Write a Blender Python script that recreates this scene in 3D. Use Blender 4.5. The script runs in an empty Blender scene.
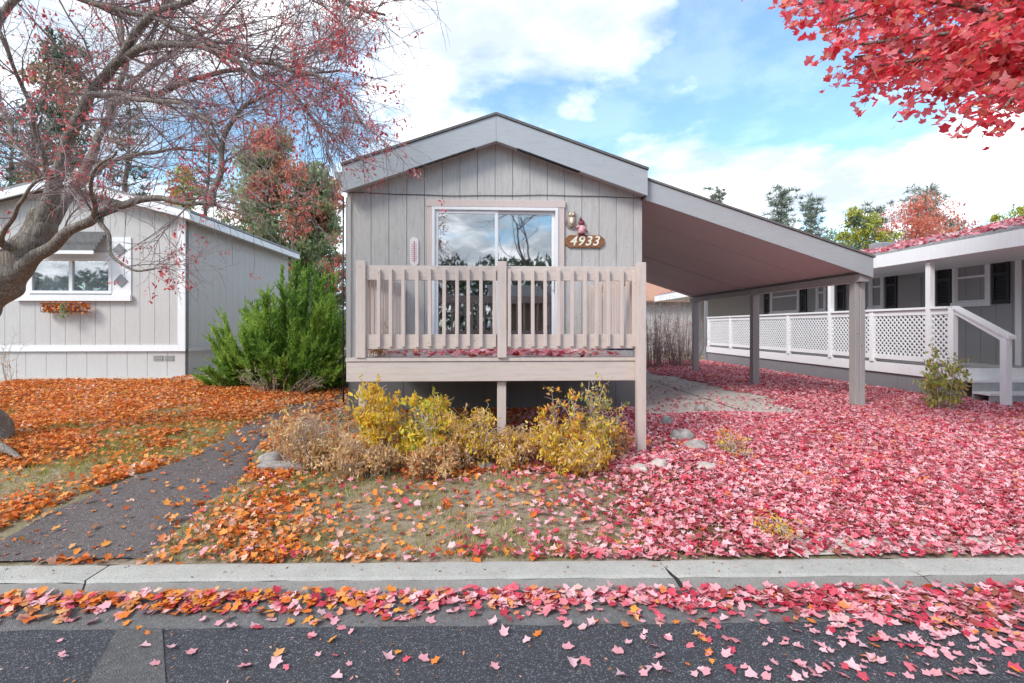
import bpy, math, random
import numpy as np
from mathutils import Vector, noise as mnoise
random.seed(7); RNG = np.random.default_rng(11)
scn = bpy.context.scene
col = scn.collection
R = math.radians
# ------------------------------------------------------------------ camera
CAM = Vector((0, 0, 1.6)); F = 500.0; PX, PY = 512.0, 327.0; YAW = 0.048
FW = Vector((math.sin(YAW), math.cos(YAW), 0)); RT = Vector((math.cos(YAW), -math.sin(YAW), 0))
def ray(px, py): return FW + RT*((px-PX)/F) + Vector((0,0,1))*((PY-py)/F)
def at(px, py=PY, X=None, Y=None, Z=None, D=None):
    r = ray(px, py)
    if Y is not None: t = Y/r.y
    elif X is not None: t = X/r.x
    elif Z is not None: t = (Z-1.6)/r.z
    else: t = D
    return CAM + r*t
cd = bpy.data.cameras.new('camera'); cam = bpy.data.objects.new('camera', cd); col.objects.link(cam)
cam.location = CAM; cam.rotation_euler = (R(90), 0, -YAW)
cd.sensor_width = 36; cd.lens = 36*F/1024; cd.shift_y = -(341.5-PY)/1024; cd.clip_end = 3000; cd.clip_start = .05
scn.camera = cam
# ------------------------------------------------------------------ terrain functions
B0 = at(0, 565.5, Z=.12); B1 = at(1024, 557, Z=.12)
KS = (B1.y-B0.y)/(B1.x-B0.x)
def yc(x): return B0.y + (x-B0.x)*KS           # back edge of the kerb
def sst(a, b, x):
    t = np.clip((x-a)/(b-a), 0, 1); return t*t*(3-2*t)
def gz(x, y):
    t = np.maximum(np.asarray(y, float) - yc(np.asarray(x, float)), 0)
    z = .12 + .222*(1-np.exp(-t/1.1))
    z = z + .165*sst(7.5, 11, np.asarray(y, float))*sst(-2.5, -5, -(-np.asarray(x, float)))*1.0
    return z
def gzf(x, y): return float(gz(x, y))
def atg(px, py):
    z = .3
    for i in range(30):
        p = at(px, py, Z=z); z = .5*z + .5*gzf(p.x, p.y)
    return p
def pix(x, y, z):
    d = x*FW.x+y*FW.y; return PX+F*(x*RT.x+y*RT.y)/d, PY-F*(z-1.6)/d
def vnoise(x, y, s=1.0, seed=0):
    x = np.asarray(x)*s + seed*17.3; y = np.asarray(y)*s - seed*9.1
    xi = np.floor(x).astype(int); yi = np.floor(y).astype(int); fx = x-xi; fy = y-yi
    fx = fx*fx*(3-2*fx); fy = fy*fy*(3-2*fy)
    def h(a, b): return np.modf(np.abs(np.sin(a*127.1+b*311.7+seed*74.7)*43758.5453))[0]
    return (h(xi,yi)*(1-fx)+h(xi+1,yi)*fx)*(1-fy) + (h(xi,yi+1)*(1-fx)+h(xi+1,yi+1)*fx)*fy
# ------------------------------------------------------------------ materials
def newmat(name):
    m = bpy.data.materials.new(name); m.use_nodes = True
    nt = m.node_tree; b = nt.nodes['Principled BSDF']; return m, nt, b
def nd(nt, t, **kw):
    n = nt.nodes.new(t)
    for k, v in kw.items():
        if k in n.inputs: n.inputs[k].default_value = v
        else: setattr(n, k, v)
    return n
def c4(c): return (c[0], c[1], c[2], 1)
def coords(nt, scale=(1,1,1)):
    g = nt.nodes.new('ShaderNodeNewGeometry'); m = nt.nodes.new('ShaderNodeMapping'); m.inputs['Scale'].default_value = scale
    nt.links.new(g.outputs['Position'], m.inputs['Vector']); return m.outputs[0]
def ramp(nt, fac, stops, interp='LINEAR'):
    r = nt.nodes.new('ShaderNodeValToRGB'); r.color_ramp.interpolation = interp
    e = r.color_ramp.elements
    while len(e) < len(stops): e.new(.5)
    for i, (p, c) in enumerate(stops): e[i].position = p; e[i].color = c4(c) if len(c) == 3 else c
    nt.links.new(fac, r.inputs['Fac']); return r.outputs['Color']
def mixc(nt, fac, a, b, bt='MIX'):
    m = nt.nodes.new('ShaderNodeMix'); m.data_type = 'RGBA'; m.blend_type = bt
    for s, v in ((m.inputs[0], fac), (m.inputs[6], a), (m.inputs[7], b)):
        if isinstance(v, bpy.types.NodeSocket): nt.links.new(v, s)
        elif isinstance(v, (int, float)): s.default_value = v
        else: s.default_value = c4(v)
    return m.outputs[2]
def noisef(nt, scale, detail=4, vec=None, rough=.55):
    n = nd(nt, 'ShaderNodeTexNoise', Scale=scale, Detail=detail, Roughness=rough)
    if vec is not None: nt.links.new(vec, n.inputs['Vector'])
    return n.outputs['Fac']
def bump(nt, b, h, strength=.3, dist=.01):
    n = nd(nt, 'ShaderNodeBump', Strength=strength, Distance=dist)
    nt.links.new(h, n.inputs['Height']); nt.links.new(n.outputs[0], b.inputs['Normal'])
def paint(name, c, worn=None, rough=.6, wear=.5, streak=(6,6,.8), bs=.25):
    m, nt, b = newmat(name)
    v = coords(nt); vs = coords(nt, streak)
    n1 = noisef(nt, 1.3, 5, v); n2 = noisef(nt, 5, 6, vs, .7); n3 = noisef(nt, 45, 3, coords(nt, (1,1,.12)))
    worn = worn or tuple(x*.72 for x in c)
    f = ramp(nt, n2, [(.45, (0,0,0)), (.72, (wear,)*3)])
    cc = mixc(nt, f, c, worn)
    f2 = ramp(nt, n1, [(.3, (0,0,0)), (.75, (.35*wear+.1,)*3)])
    cc = mixc(nt, f2, cc, tuple(x*.8 for x in c))
    # small knocks and nail marks
    vo = nd(nt, 'ShaderNodeTexVoronoi', Scale=7.0); nt.links.new(v, vo.inputs['Vector'])
    f3 = ramp(nt, vo.outputs['Distance'], [(.05, (.75*wear,)*3), (.10, (0,0,0))])
    cc = mixc(nt, f3, cc, tuple(x*.4 for x in c))
    nt.links.new(cc, b.inputs['Base Color']); b.inputs['Roughness'].default_value = rough
    bump(nt, b, n3, bs, .004); return m
def plain(name, c, rough=.6, metal=0, var=.15, scale=8, bs=.1):
    m, nt, b = newmat(name); v = coords(nt)
    n = noisef(nt, scale, 4, v)
    cc = mixc(nt, ramp(nt, n, [(.3,(0,0,0)),(.7,(1,1,1))]), tuple(x*(1-var) for x in c), tuple(min(1,x*(1+var)) for x in c))
    nt.links.new(cc, b.inputs['Base Color']); b.inputs['Roughness'].default_value = rough; b.inputs['Metallic'].default_value = metal
    bump(nt, b, noisef(nt, scale*6, 3, v), bs, .004); return m
def leafmat(name, stops, transl=.3, rough=.55, spec=.3):
    m, nt, b = newmat(name)
    a = nt.nodes.new('ShaderNodeAttribute'); a.attribute_name = 'rnd'
    cc = ramp(nt, a.outputs['Fac'], stops)
    n = noisef(nt, 60, 3, coords(nt))
    cc = mixc(nt, ramp(nt, n, [(.35,(0,0,0)),(.7,(.28,)*3)]), cc, (.5,.5,.5), 'MULTIPLY')
    nt.links.new(cc, b.inputs['Base Color']); b.inputs['Roughness'].default_value = rough
    b.inputs['Specular IOR Level'].default_value = spec
    if transl:
        t = nt.nodes.new('ShaderNodeBsdfTranslucent'); nt.links.new(cc, t.inputs[0])
        ms = nt.nodes.new('ShaderNodeMixShader'); ms.inputs[0].default_value = transl
        nt.links.new(b.outputs[0], ms.inputs[1]); nt.links.new(t.outputs[0], ms.inputs[2])
        nt.links.new(ms.outputs[0], nt.nodes['Material Output'].inputs['Surface'])
    return m
def barkmat(name, c, c2, scale=30):
    m, nt, b = newmat(name); v = coords(nt, (1.3,1.3,.22))
    nz = nd(nt, 'ShaderNodeTexNoise', Scale=6.0, Detail=3.0); nt.links.new(v, nz.inputs['Vector'])
    vm = nd(nt, 'ShaderNodeVectorMath', operation='MULTIPLY_ADD'); nt.links.new(nz.outputs['Color'], vm.inputs[0]); vm.inputs[1].default_value = (.12,.12,.12); nt.links.new(v, vm.inputs[2])
    n = noisef(nt, scale, 8, vm.outputs[0], .7)
    w = nd(nt, 'ShaderNodeTexVoronoi', Scale=scale*.9); w.feature = 'DISTANCE_TO_EDGE'; nt.links.new(vm.outputs[0], w.inputs['Vector'])
    cr = ramp(nt, w.outputs['Distance'], [(.0,(0,0,0)),(.07,(1,1,1))])
    cc = ramp(nt, n, [(.3, tuple(x*.5 for x in c)), (.5, c), (.66, c2)])
    cc = mixc(nt, cr, tuple(x*.75 for x in c), cc)
    moss = ramp(nt, noisef(nt, 5, 6, coords(nt), .7), [(.55,(0,0,0)),(.68,(.45,)*3)])
    cc = mixc(nt, moss, cc, (.20,.20,.09))
    nt.links.new(cc, b.inputs['Base Color']); b.inputs['Roughness'].default_value = .95
    ad = nd(nt, 'ShaderNodeMath', operation='MULTIPLY_ADD'); nt.links.new(cr, ad.inputs[0]); ad.inputs[1].default_value = .3; nt.links.new(n, ad.inputs[2])
    bump(nt, b, ad.outputs[0], 1.0, .03); return m
M = {}
M['siding'] = paint('weathered_gray_siding_paint', (.535,.525,.51), (.39,.36,.335), wear=.8)
M['groove'] = plain('siding_groove', (.17,.16,.16))
M['darkskirt'] = paint('dark_skirting', (.15,.145,.145), wear=.4)
M['fascia'] = paint('gray_blue_fascia_paint', (.43,.46,.49), (.33,.335,.35), wear=.5, streak=(1.2,1.2,8))
M['deckpaint'] = paint('beige_deck_paint', (.63,.525,.475), (.47,.39,.345), wear=.7)
M['deckrim'] = paint('beige_rim_paint', (.62,.525,.475), (.47,.385,.34), wear=.7, streak=(.8,.8,8))
M['deckfloor'] = paint('worn_deck_boards', (.42,.36,.34), (.28,.24,.22), wear=.8, streak=(8,1,8))
M['trimpink'] = paint('pinkish_beige_trim', (.66,.55,.52), (.5,.42,.4), wear=.4)
M['white'] = paint('white_trim_paint', (.86,.86,.88), (.62,.62,.63), wear=.3, bs=.12)
M['vinyl'] = plain('white_vinyl', (.82,.82,.84), .35, var=.03)
M['graypost'] = paint('gray_post_paint', (.38,.37,.37), (.52,.48,.42), wear=1.0, streak=(14,14,.7))
M['underside'] = paint('mauve_plywood_underside', (.60,.545,.53), (.44,.38,.365), wear=.4, streak=(.6,4,4))
M['lsiding'] = paint('light_gray_siding', (.56,.54,.53), (.44,.41,.40), wear=.45)
M['rsiding'] = paint('mid_gray_siding', (.33,.325,.335), (.27,.265,.275), wear=.3)
M['skirtgray'] = paint('gray_skirting', (.26,.26,.28), (.2,.2,.21), wear=.4)
M['black'] = plain('black_shutter', (.02,.02,.025), .45)
M['darkgap'] = plain('dark_gap', (.02,.018,.018), .9)
M['blackpipe'] = plain('black_pipe', (.03,.03,.035), .4)
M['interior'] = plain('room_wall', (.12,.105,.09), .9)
M['curtain'] = plain('window_blind', (.8,.8,.8), .8)
M['brown_sign'] = plain('carved_brown_wood', (.26,.11,.045), .5, var=.35, scale=25)
M['cream'] = plain('cream_paint', (.85,.80,.66), .5, var=.05)
M['owl'] = plain('tan_resin', (.42,.33,.24), .6, var=.4, scale=60)
M['maroon'] = plain('maroon_paint', (.22,.05,.06), .5, var=.3, scale=60)
M['pinkcloth'] = plain('pink_paint', (.72,.36,.40), .6, var=.2, scale=60)
M['thermo'] = plain('thermometer_face', (.82,.76,.78), .4, var=.05)
M['redline'] = plain('thermometer_red', (.5,.12,.14), .4)
M['blue'] = plain('blue_tarp', (.02,.07,.25), .4)
M['rock'] = plain('field_stone', (.33,.30,.28), .9, var=.4, scale=14, bs=.8)
M['rockpink'] = plain('pale_stone', (.52,.44,.40), .9, var=.3, scale=14, bs=.6)
M['steps'] = plain('gray_step_boards', (.42,.41,.42), .8)
M['brownhouse'] = paint('brown_siding', (.20,.13,.08), wear=.4)
def glassmat(name, refl=.5, tint=(.9,.93,.97)):
    m = bpy.data.materials.new(name); m.use_nodes = True; nt = m.node_tree; nt.nodes.clear()
    o = nt.nodes.new('ShaderNodeOutputMaterial'); g = nd(nt, 'ShaderNodeBsdfGlossy', Roughness=.02); g.inputs['Color'].default_value = c4(tint)
    t = nt.nodes.new('ShaderNodeBsdfTransparent'); t.inputs[0].default_value = (.75,.78,.8,1)
    mx = nt.nodes.new('ShaderNodeMixShader'); mx.inputs[0].default_value = refl
    n = nd(nt, 'ShaderNodeTexNoise', Scale=1.5, Detail=2.0); bp = nd(nt, 'ShaderNodeBump', Strength=.12, Distance=.01)
    ge = nt.nodes.new('ShaderNodeNewGeometry'); nt.links.new(ge.outputs['Position'], n.inputs['Vector'])
    nt.links.new(n.outputs[0], bp.inputs['Height']); nt.links.new(bp.outputs[0], g.inputs['Normal'])
    nt.links.new(t.outputs[0], mx.inputs[1]); nt.links.new(g.outputs[0], mx.inputs[2]); nt.links.new(mx.outputs[0], o.inputs[0]); return m
M['glass'] = glassmat('reflective_glass', .30)
M['glassr'] = glassmat('window_glass', .25)
def shingle(name, c, leaf=0):
    m, nt, b = newmat(name); v = coords(nt)
    br = nd(nt, 'ShaderNodeTexBrick', Scale=3.0); br.inputs['Color1'].default_value = c4(c); br.inputs['Color2'].default_value = c4([x*.7 for x in c])
    br.inputs['Mortar'].default_value = c4([x*.4 for x in c]); br.inputs['Mortar Size'].default_value = .02
    nt.links.new(v, br.inputs['Vector']); cc = mixc(nt, noisef(nt, 20, 4, v), br.outputs['Color'], [x*1.3 for x in c])
    nt.links.new(cc, b.inputs['Base Color']); b.inputs['Roughness'].default_value = .95
    bump(nt, b, noisef(nt, 90, 3, v), .6, .01); return m
M['shingle'] = shingle('gray_roof_shingles', (.17,.165,.16))
M['shingle_pale'] = shingle('pale_roof_shingles', (.30,.30,.31))
def asphalt(name, base, agg, scale=150, frac=.16, patch=.3):
    m, nt, b = newmat(name); v = coords(nt)
    vo = nd(nt, 'ShaderNodeTexVoronoi', Scale=scale); nt.links.new(v, vo.inputs['Vector'])
    sel = nt.nodes.new('ShaderNodeSeparateColor'); nt.links.new(vo.outputs['Color'], sel.inputs[0])
    stone = ramp(nt, sel.outputs[0], [(0,(0,0,0)),(1-frac,(.0,)*3),(1-frac+.02,(.55,)*3),(1,(1,1,1))])
    cc = mixc(nt, stone, base, agg)
    cc = mixc(nt, ramp(nt, noisef(nt, 1.1, 6, v, .65), [(.35,(0,0,0)),(.7,(patch,)*3)]), cc, tuple(x*1.9 for x in base))
    cc = mixc(nt, ramp(nt, noisef(nt, 35, 3, v), [(.4,(0,0,0)),(.65,(.5,)*3)]), cc, tuple(x*.55 for x in base))
    nt.links.new(cc, b.inputs['Base Color']); b.inputs['Roughness'].default_value = .85
    bump(nt, b, vo.outputs['Distance'], .8, .008); return m
M['road'] = asphalt('dark_road_asphalt', (.052,.053,.064), (.30,.30,.32), 210, .14, .12)
M['gutter'] = asphalt('worn_gutter_asphalt', (.155,.15,.15), (.26,.25,.25), 200, .15, .3)
M['path'] = asphalt('path_asphalt', (.10,.082,.08), (.24,.20,.195), 120, .2, .6)
M['patch'] = asphalt('tar_patch', (.105,.10,.10), (.22,.21,.21), 160, .1, .3)
def concrete(name, c, dark=.55, ds=2.0):
    m, nt, b = newmat(name); v = coords(nt)
    cc = mixc(nt, ramp(nt, noisef(nt, ds, 7, v, .7), [(.35,(0,0,0)),(.7,(.6,)*3)]), c, tuple(x*dark for x in c))
    vo = nd(nt, 'ShaderNodeTexVoronoi', Scale=130); nt.links.new(v, vo.inputs['Vector'])
    sc = nt.nodes.new('ShaderNodeSeparateColor'); nt.links.new(vo.outputs['Color'], sc.inputs[0])
    cc = mixc(nt, ramp(nt, sc.outputs[0], [(.0,(.55,)*3),(.2,(0,0,0)),(1,(0,0,0))]), cc, tuple(x*.5 for x in c))
    nt.links.new(cc, b.inputs['Base Color']); b.inputs['Roughness'].default_value = .9
    bump(nt, b, vo.outputs['Distance'], .5, .006); return m
M['curb'] = concrete('curb_concrete', (.44,.425,.39), .66, 4)
M['curbface'] = concrete('dark_curb_face', (.25,.235,.22), .6, 5)  # darker concrete tone for the sloping face of the kerb
M['drive'] = concrete('driveway_concrete', (.56,.50,.45), .6)
def groundmat():
    m, nt, b = newmat('lawn_soil'); v = coords(nt)
    n1 = noisef(nt, .9, 6, v, .6); n2 = noisef(nt, 9, 6, v, .75); n3 = noisef(nt, 60, 4, v, .7)
    soil = ramp(nt, n2, [(.3,(.15,.105,.08)), (.5,(.34,.26,.205)), (.7,(.50,.40,.32))])
    grass = ramp(nt, n3, [(.3,(.09,.085,.04)), (.6,(.22,.20,.08)), (.75,(.34,.28,.15))])
    cc = mixc(nt, ramp(nt, n1, [(.44,(0,0,0)),(.60,(.8,)*3)]), soil, grass)
    nt.links.new(cc, b.inputs['Base Color']); b.inputs['Roughness'].default_value = 1
    bump(nt, b, n3, .8, .02); return m
M['ground'] = groundmat()
OR = [(0,(.30,.13,.06)),(.05,(.52,.09,.03)),(.15,(.76,.17,.035)),(.38,(.84,.26,.045)),(.55,(.88,.40,.08)),(.7,(.80,.21,.045)),(.82,(.82,.45,.18)),(.92,(.52,.20,.09)),(1,(.82,.52,.40))]
PK = [(0,(.34,.12,.08)),(.04,(.42,.025,.055)),(.12,(.62,.05,.09)),(.26,(.74,.12,.17)),(.40,(.82,.29,.34)),(.56,(.84,.44,.49)),(.72,(.86,.55,.59)),(.84,(.74,.17,.21)),(.93,(.88,.66,.68)),(1,(.78,.25,.10))]
M['l_orange'] = leafmat('orange_fallen_leaves', OR, .2)
M['l_pink'] = leafmat('pink_fallen_leaves', PK, .2)
M['l_scrap'] = leafmat('torn_leaf_scraps', [(0,(.16,.08,.05)),(.3,(.34,.16,.08)),(.6,(.60,.24,.12)),(.8,(.72,.34,.30)),(1,(.70,.50,.42))], .1)
M['l_maple'] = leafmat('scarlet_maple_leaves', [(0,(.80,.07,.10)),(.4,(.92,.15,.18)),(.7,(.94,.27,.30)),(.85,(.92,.42,.44)),(1,(.90,.28,.12))], .7)
M['l_yellow'] = leafmat('yellow_shrub_leaves', [(0,(.70,.34,.05)),(.25,(.92,.60,.05)),(.6,(.94,.72,.10)),(.8,(.74,.64,.09)),(1,(.90,.62,.26))], .45)
M['l_tan'] = leafmat('dry_tan_leaves', [(0,(.42,.23,.11)),(.3,(.74,.48,.25)),(.6,(.88,.66,.38)),(.78,(.76,.36,.16)),(.9,(.92,.70,.20)),(1,(.90,.74,.56))], .4)
M['l_ygreen'] = leafmat('yellow_green_leaves', [(0,(.30,.38,.05)),(.4,(.56,.64,.07)),(.7,(.80,.76,.10)),(1,(.78,.50,.10))], .4)
M['l_olive'] = leafmat('olive_shrub_leaves', [(0,(.16,.22,.07)),(.4,(.34,.40,.14)),(.8,(.58,.56,.22)),(1,(.72,.42,.14))], .4)
M['l_juniper'] = leafmat('juniper_foliage', [(0,(.06,.14,.03)),(.35,(.19,.37,.06)),(.7,(.42,.60,.10)),(1,(.62,.72,.20))], .5)
M['l_conifer'] = leafmat('dark_conifer_needles', [(0,(.06,.09,.06)),(.5,(.13,.18,.12)),(1,(.24,.29,.20))], .2)
M['l_farpine'] = leafmat('hazy_pine_needles', [(0,(.16,.20,.16)),(.5,(.24,.29,.23)),(1,(.34,.38,.30))], .4)  # needle colours lightened to stand for haze over distance
M['l_green'] = leafmat('ivy_green_leaves', [(0,(.20,.27,.13)),(.5,(.40,.48,.26)),(1,(.58,.62,.38))], .55)
M['l_redtree'] = leafmat('rust_red_leaves', [(0,(.52,.14,.09)),(.5,(.76,.25,.18)),(1,(.86,.46,.34))], .5)
M['l_brown'] = leafmat('rusty_brown_foliage', [(0,(.20,.17,.10)),(.4,(.38,.28,.15)),(.7,(.55,.32,.14)),(.9,(.64,.26,.12)),(1,(.38,.38,.20))], .5)
M['l_arbor'] = leafmat('yellow_green_crown', [(0,(.24,.28,.04)),(.5,(.46,.48,.07)),(1,(.66,.60,.12))], .4)
M['berry'] = leafmat('crabapple_fruit', [(0,(.55,.06,.07)),(.5,(.78,.13,.14)),(1,(.82,.36,.34))], .35)
M['grass'] = leafmat('short_grass', [(0,(.16,.22,.03)),(.4,(.34,.38,.06)),(.7,(.54,.50,.14)),(1,(.68,.57,.32))], .4)
M['bark'] = barkmat('gray_brown_bark', (.31,.26,.22), (.50,.44,.375))
M['twig'] = plain('twig_bark', (.28,.205,.205), .9, var=.3, scale=30)
M['twigtan'] = plain('dry_stems', (.46,.36,.29), .9, var=.3, scale=30)
M['pinebark'] = plain('pine_bark', (.16,.12,.10), .9, var=.3)
# ------------------------------------------------------------------ mesh building
class MB:
    def __init__(s): s.v = []; s.f = []
    def add(s, vs, fs):
        o = len(s.v); s.v += [tuple(p) for p in vs]; s.f += [tuple(i+o for i in f) for f in fs]; return s
    def box(s, x0, x1, y0, y1, z0, z1):
        vs = [(x,y,z) for z in (z0,z1) for y in (y0,y1) for x in (x0,x1)]
        return s.add(vs, [(0,2,3,1),(4,5,7,6),(0,1,5,4),(2,6,7,3),(0,4,6,2),(1,3,7,5)])
    def prism(s, pts, d):       # polygon of 3D points extruded by vector d
        n = len(pts); d = Vector(d); a = [Vector(p) for p in pts]; b = [p+d for p in a]
        return s.add(a+b, [tuple(range(n-1,-1,-1)), tuple(range(n,2*n))] + [(i,(i+1)%n,(i+1)%n+n,i+n) for i in range(n)])
    def tube(s, pts, rad, n=5, cap=True):
        pts = [Vector(p) for p in pts]; vs = []; m = len(pts)
        for i, p in enumerate(pts):
            t = (pts[min(i+1,m-1)] - pts[max(i-1,0)])
            t = t.normalized() if t.length > 1e-9 else Vector((0,0,1))
            a = Vector((0,1,0)) if abs(t.y) < .85 else Vector((1,0,0))
            u = t.cross(a).normalized(); w = t.cross(u)
            r = rad[i] if hasattr(rad, '__len__') else rad
            vs += [p + (u*math.cos(6.2832*k/n) + w*math.sin(6.2832*k/n))*r for k in range(n)]
        fs = [(i*n+k, i*n+(k+1)%n, (i+1)*n+(k+1)%n, (i+1)*n+k) for i in range(m-1) for k in range(n)]
        if cap: fs += [tuple(range(n-1,-1,-1)), tuple((m-1)*n+k for k in range(n))]
        return s.add(vs, fs)
    def ball(s, c, r, n=8, m=5, jit=0):
        c = Vector(c); r = Vector(r) if hasattr(r, '__len__') else Vector((r,r,r)); vs = []
        for i in range(m+1):
            th = math.pi*i/m
            for k in range(n):
                a = 6.2832*k/n; d = Vector((math.sin(th)*math.cos(a), math.sin(th)*math.sin(a), math.cos(th)))
                j = 1 + jit*mnoise.noise(d*1.7 + c*3.1)
                vs.append(c + Vector((d.x*r.x, d.y*r.y, d.z*r.z))*j)
        return s.add(vs, [(i*n+k,(i+1)*n+k,(i+1)*n+(k+1)%n,i*n+(k+1)%n) for i in range(m) for k in range(n)])
def mesh_from(name, v, f, smooth=False):
    me = bpy.data.meshes.new(name); me.from_pydata(v, [], f); me.update()
    if smooth: me.polygons.foreach_set('use_smooth', [True]*len(me.polygons))
    return me
def root_loc(p):
    while p.parent: p = p.parent
    return Vector(p['_o'])
def tag(o, label=None, cat=None, group=None, kind=None):
    for k, v in (('label',label),('category',cat),('group',group),('kind',kind)):
        if v: o[k] = v
    return o
def link(name, me, mat, parent=None, origin=None):
    o = bpy.data.objects.new(name, me); col.objects.link(o)
    if mat: me.materials.append(M[mat] if isinstance(mat, str) else mat)
    if parent:
        org = root_loc(parent); o.parent = parent
    else:
        org = Vector(origin) if origin is not None else Vector((0,0,0)); o.location = org; o['_o'] = tuple(org)
    if org.length:
        from mathutils import Matrix
        me.transform(Matrix.Translation(-org))
    return o
def part(name, mb, mat, parent, smooth=False, bevel=0, label=None):
    o = link(name, mesh_from(name, mb.v, mb.f, smooth), mat, parent)
    if bevel: bv(o, bevel)
    if label: o['label'] = label
    return o
def bv(o, w):
    m = o.modifiers.new('bevel','BEVEL'); m.width = w; m.segments = 2; m.limit_method = 'ANGLE'; return o
def solo(name, mb, mat, label, cat, group=None, smooth=False, bevel=0, kind=None):
    vs = np.array(mb.v); c = ((vs[:,0].min()+vs[:,0].max())/2, (vs[:,1].min()+vs[:,1].max())/2, vs[:,2].min())
    o = link(name, mesh_from(name, mb.v, mb.f, smooth), mat, None, c)
    if bevel: bv(o, bevel)
    return tag(o, label, cat, group, kind)
def thing(name, label, cat, loc, group=None):
    o = bpy.data.objects.new(name, None); col.objects.link(o); o.location = loc; o['_o'] = tuple(loc); o.empty_display_size = .2
    return tag(o, label, cat, group)
def struct(name, mb, mat, smooth=False):
    return tag(link(name, mesh_from(name, mb.v, mb.f, smooth), mat), kind='structure')
# ---- leaves: many copies of one leaf outline in one mesh, numpy
MAPLE = np.array([(0,-.02,0),(0,-.40,0),(.36,-.32,0),(.30,-.10,0),(.54,.12,0),(.27,.22,0),(.0,.58,0),(-.27,.22,0),(-.54,.12,0),(-.30,-.10,0),(-.36,-.32,0)])
MAPLE_F = [(0,i,i+1) for i in range(1,10)] + [(0,10,1)]
OVAL = np.array([(0,0,0),(0,-.5,0),(.24,-.12,0),(.17,.24,0),(0,.5,0),(-.17,.24,0),(-.24,-.12,0)])
OVAL_F = [(0,1,2),(0,2,3),(0,3,4),(0,4,5),(0,5,6),(0,6,1)]
DIA = np.array([(0,-.5,0),(.2,0,.04),(0,.5,0),(-.2,0,.04)]); DIA_F = [(0,1,2),(0,2,3)]
NEEDLE = np.array([(-.06,-.5,0),(.06,-.5,0),(.0,.5,0)]); NEEDLE_F = [(0,1,2)]
def scatter(name, P, yaw, tilt, roll, size, rnd, mat, parent=None, tmpl=MAPLE, tf=MAPLE_F, curl=.35, D=None):
    P = np.asarray(P, float); N = len(P); K = len(tmpl)
    T = np.repeat(tmpl[None], N, 0).copy()
    cu = (RNG.random(N)*1.6-.5)*curl
    T[:,:,2] += cu[:,None]*(T[:,:,0]**2*1.2 + T[:,:,1]**2*.7) + (RNG.random((N,K))-.5)*.08*(curl>0)
    T[:,:,0] *= (1 - .35*RNG.random(N))[:,None]
    if curl > 0:
        T[:,1:,:2] *= (1+.38*(RNG.random((N,K-1))-.5))[:,:,None]
        T[:,:,2] += np.abs(T[:,:,0])*(RNG.random(N)**2*1.1*min(1,curl))[:,None]
    T *= np.asarray(size)[:,None,None]
    if D is None:
        cr, sr = np.cos(roll), np.sin(roll); x = T[:,:,0]*cr[:,None]+T[:,:,2]*sr[:,None]; z = -T[:,:,0]*sr[:,None]+T[:,:,2]*cr[:,None]; y = T[:,:,1]
        ct, st = np.cos(tilt), np.sin(tilt); y2 = y*ct[:,None]-z*st[:,None]; z2 = y*st[:,None]+z*ct[:,None]
        cy, sy = np.cos(yaw), np.sin(yaw); x3 = x*cy[:,None]-y2*sy[:,None]; y3 = x*sy[:,None]+y2*cy[:,None]
        V = np.stack([x3,y3,z2], -1)
    else:                       # y axis of the leaf along direction D
        D = D/np.linalg.norm(D, axis=1, keepdims=True); A = RNG.normal(size=(N,3)); U = np.cross(D, A); U /= np.linalg.norm(U,axis=1,keepdims=True); W = np.cross(U, D)
        V = T[:,:,0:1]*U[:,None]+T[:,:,1:2]*D[:,None]+T[:,:,2:3]*W[:,None]
    V = (V + P[:,None]).reshape(-1,3)
    tfa = np.array(tf); nf = len(tf); Fc = (tfa[None]+ (np.arange(N)*K)[:,None,None]).reshape(-1,3)
    org = root_loc(parent) if parent else Vector((0,0,0)); V = V - np.array(org)
    me = bpy.data.meshes.new(name); me.vertices.add(len(V)); me.vertices.foreach_set('co', V.ravel())
    me.loops.add(len(Fc)*3); me.loops.foreach_set('vertex_index', Fc.ravel().astype(np.int32))
    me.polygons.add(len(Fc)); me.polygons.foreach_set('loop_start', np.arange(len(Fc), dtype=np.int32)*3)
    at_ = me.attributes.new('rnd','FLOAT','FACE'); at_.data.foreach_set('value', np.repeat(np.asarray(rnd, np.float32), nf))
    me.update(calc_edges=True); me.validate()
    me.materials.append(M[mat]); o = bpy.data.objects.new(name, me); col.objects.link(o)
    if parent: o.parent = parent
    else: o['_o'] = (0,0,0)
    return o
def flat_leaves(name, P, size, mat, parent=None, tl=.35, **k):
    N = len(P); nz = vnoise(P[:,0],P[:,1],1.7,51)*.6+vnoise(P[:,0],P[:,1],6,52)*.4
    return scatter(name, P, RNG.random(N)*6.28, RNG.normal(0,tl,N), RNG.normal(0,tl,N), size, np.clip(RNG.random(N)+(nz-.5)*.45,0,1), mat, parent, **k)
def wild_leaves(name, P, size, mat, parent=None, **k):
    N = len(P); return scatter(name, P, RNG.random(N)*6.28, RNG.random(N)*3.1, RNG.random(N)*6.28, size, RNG.random(N), mat, parent, **k)

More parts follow.
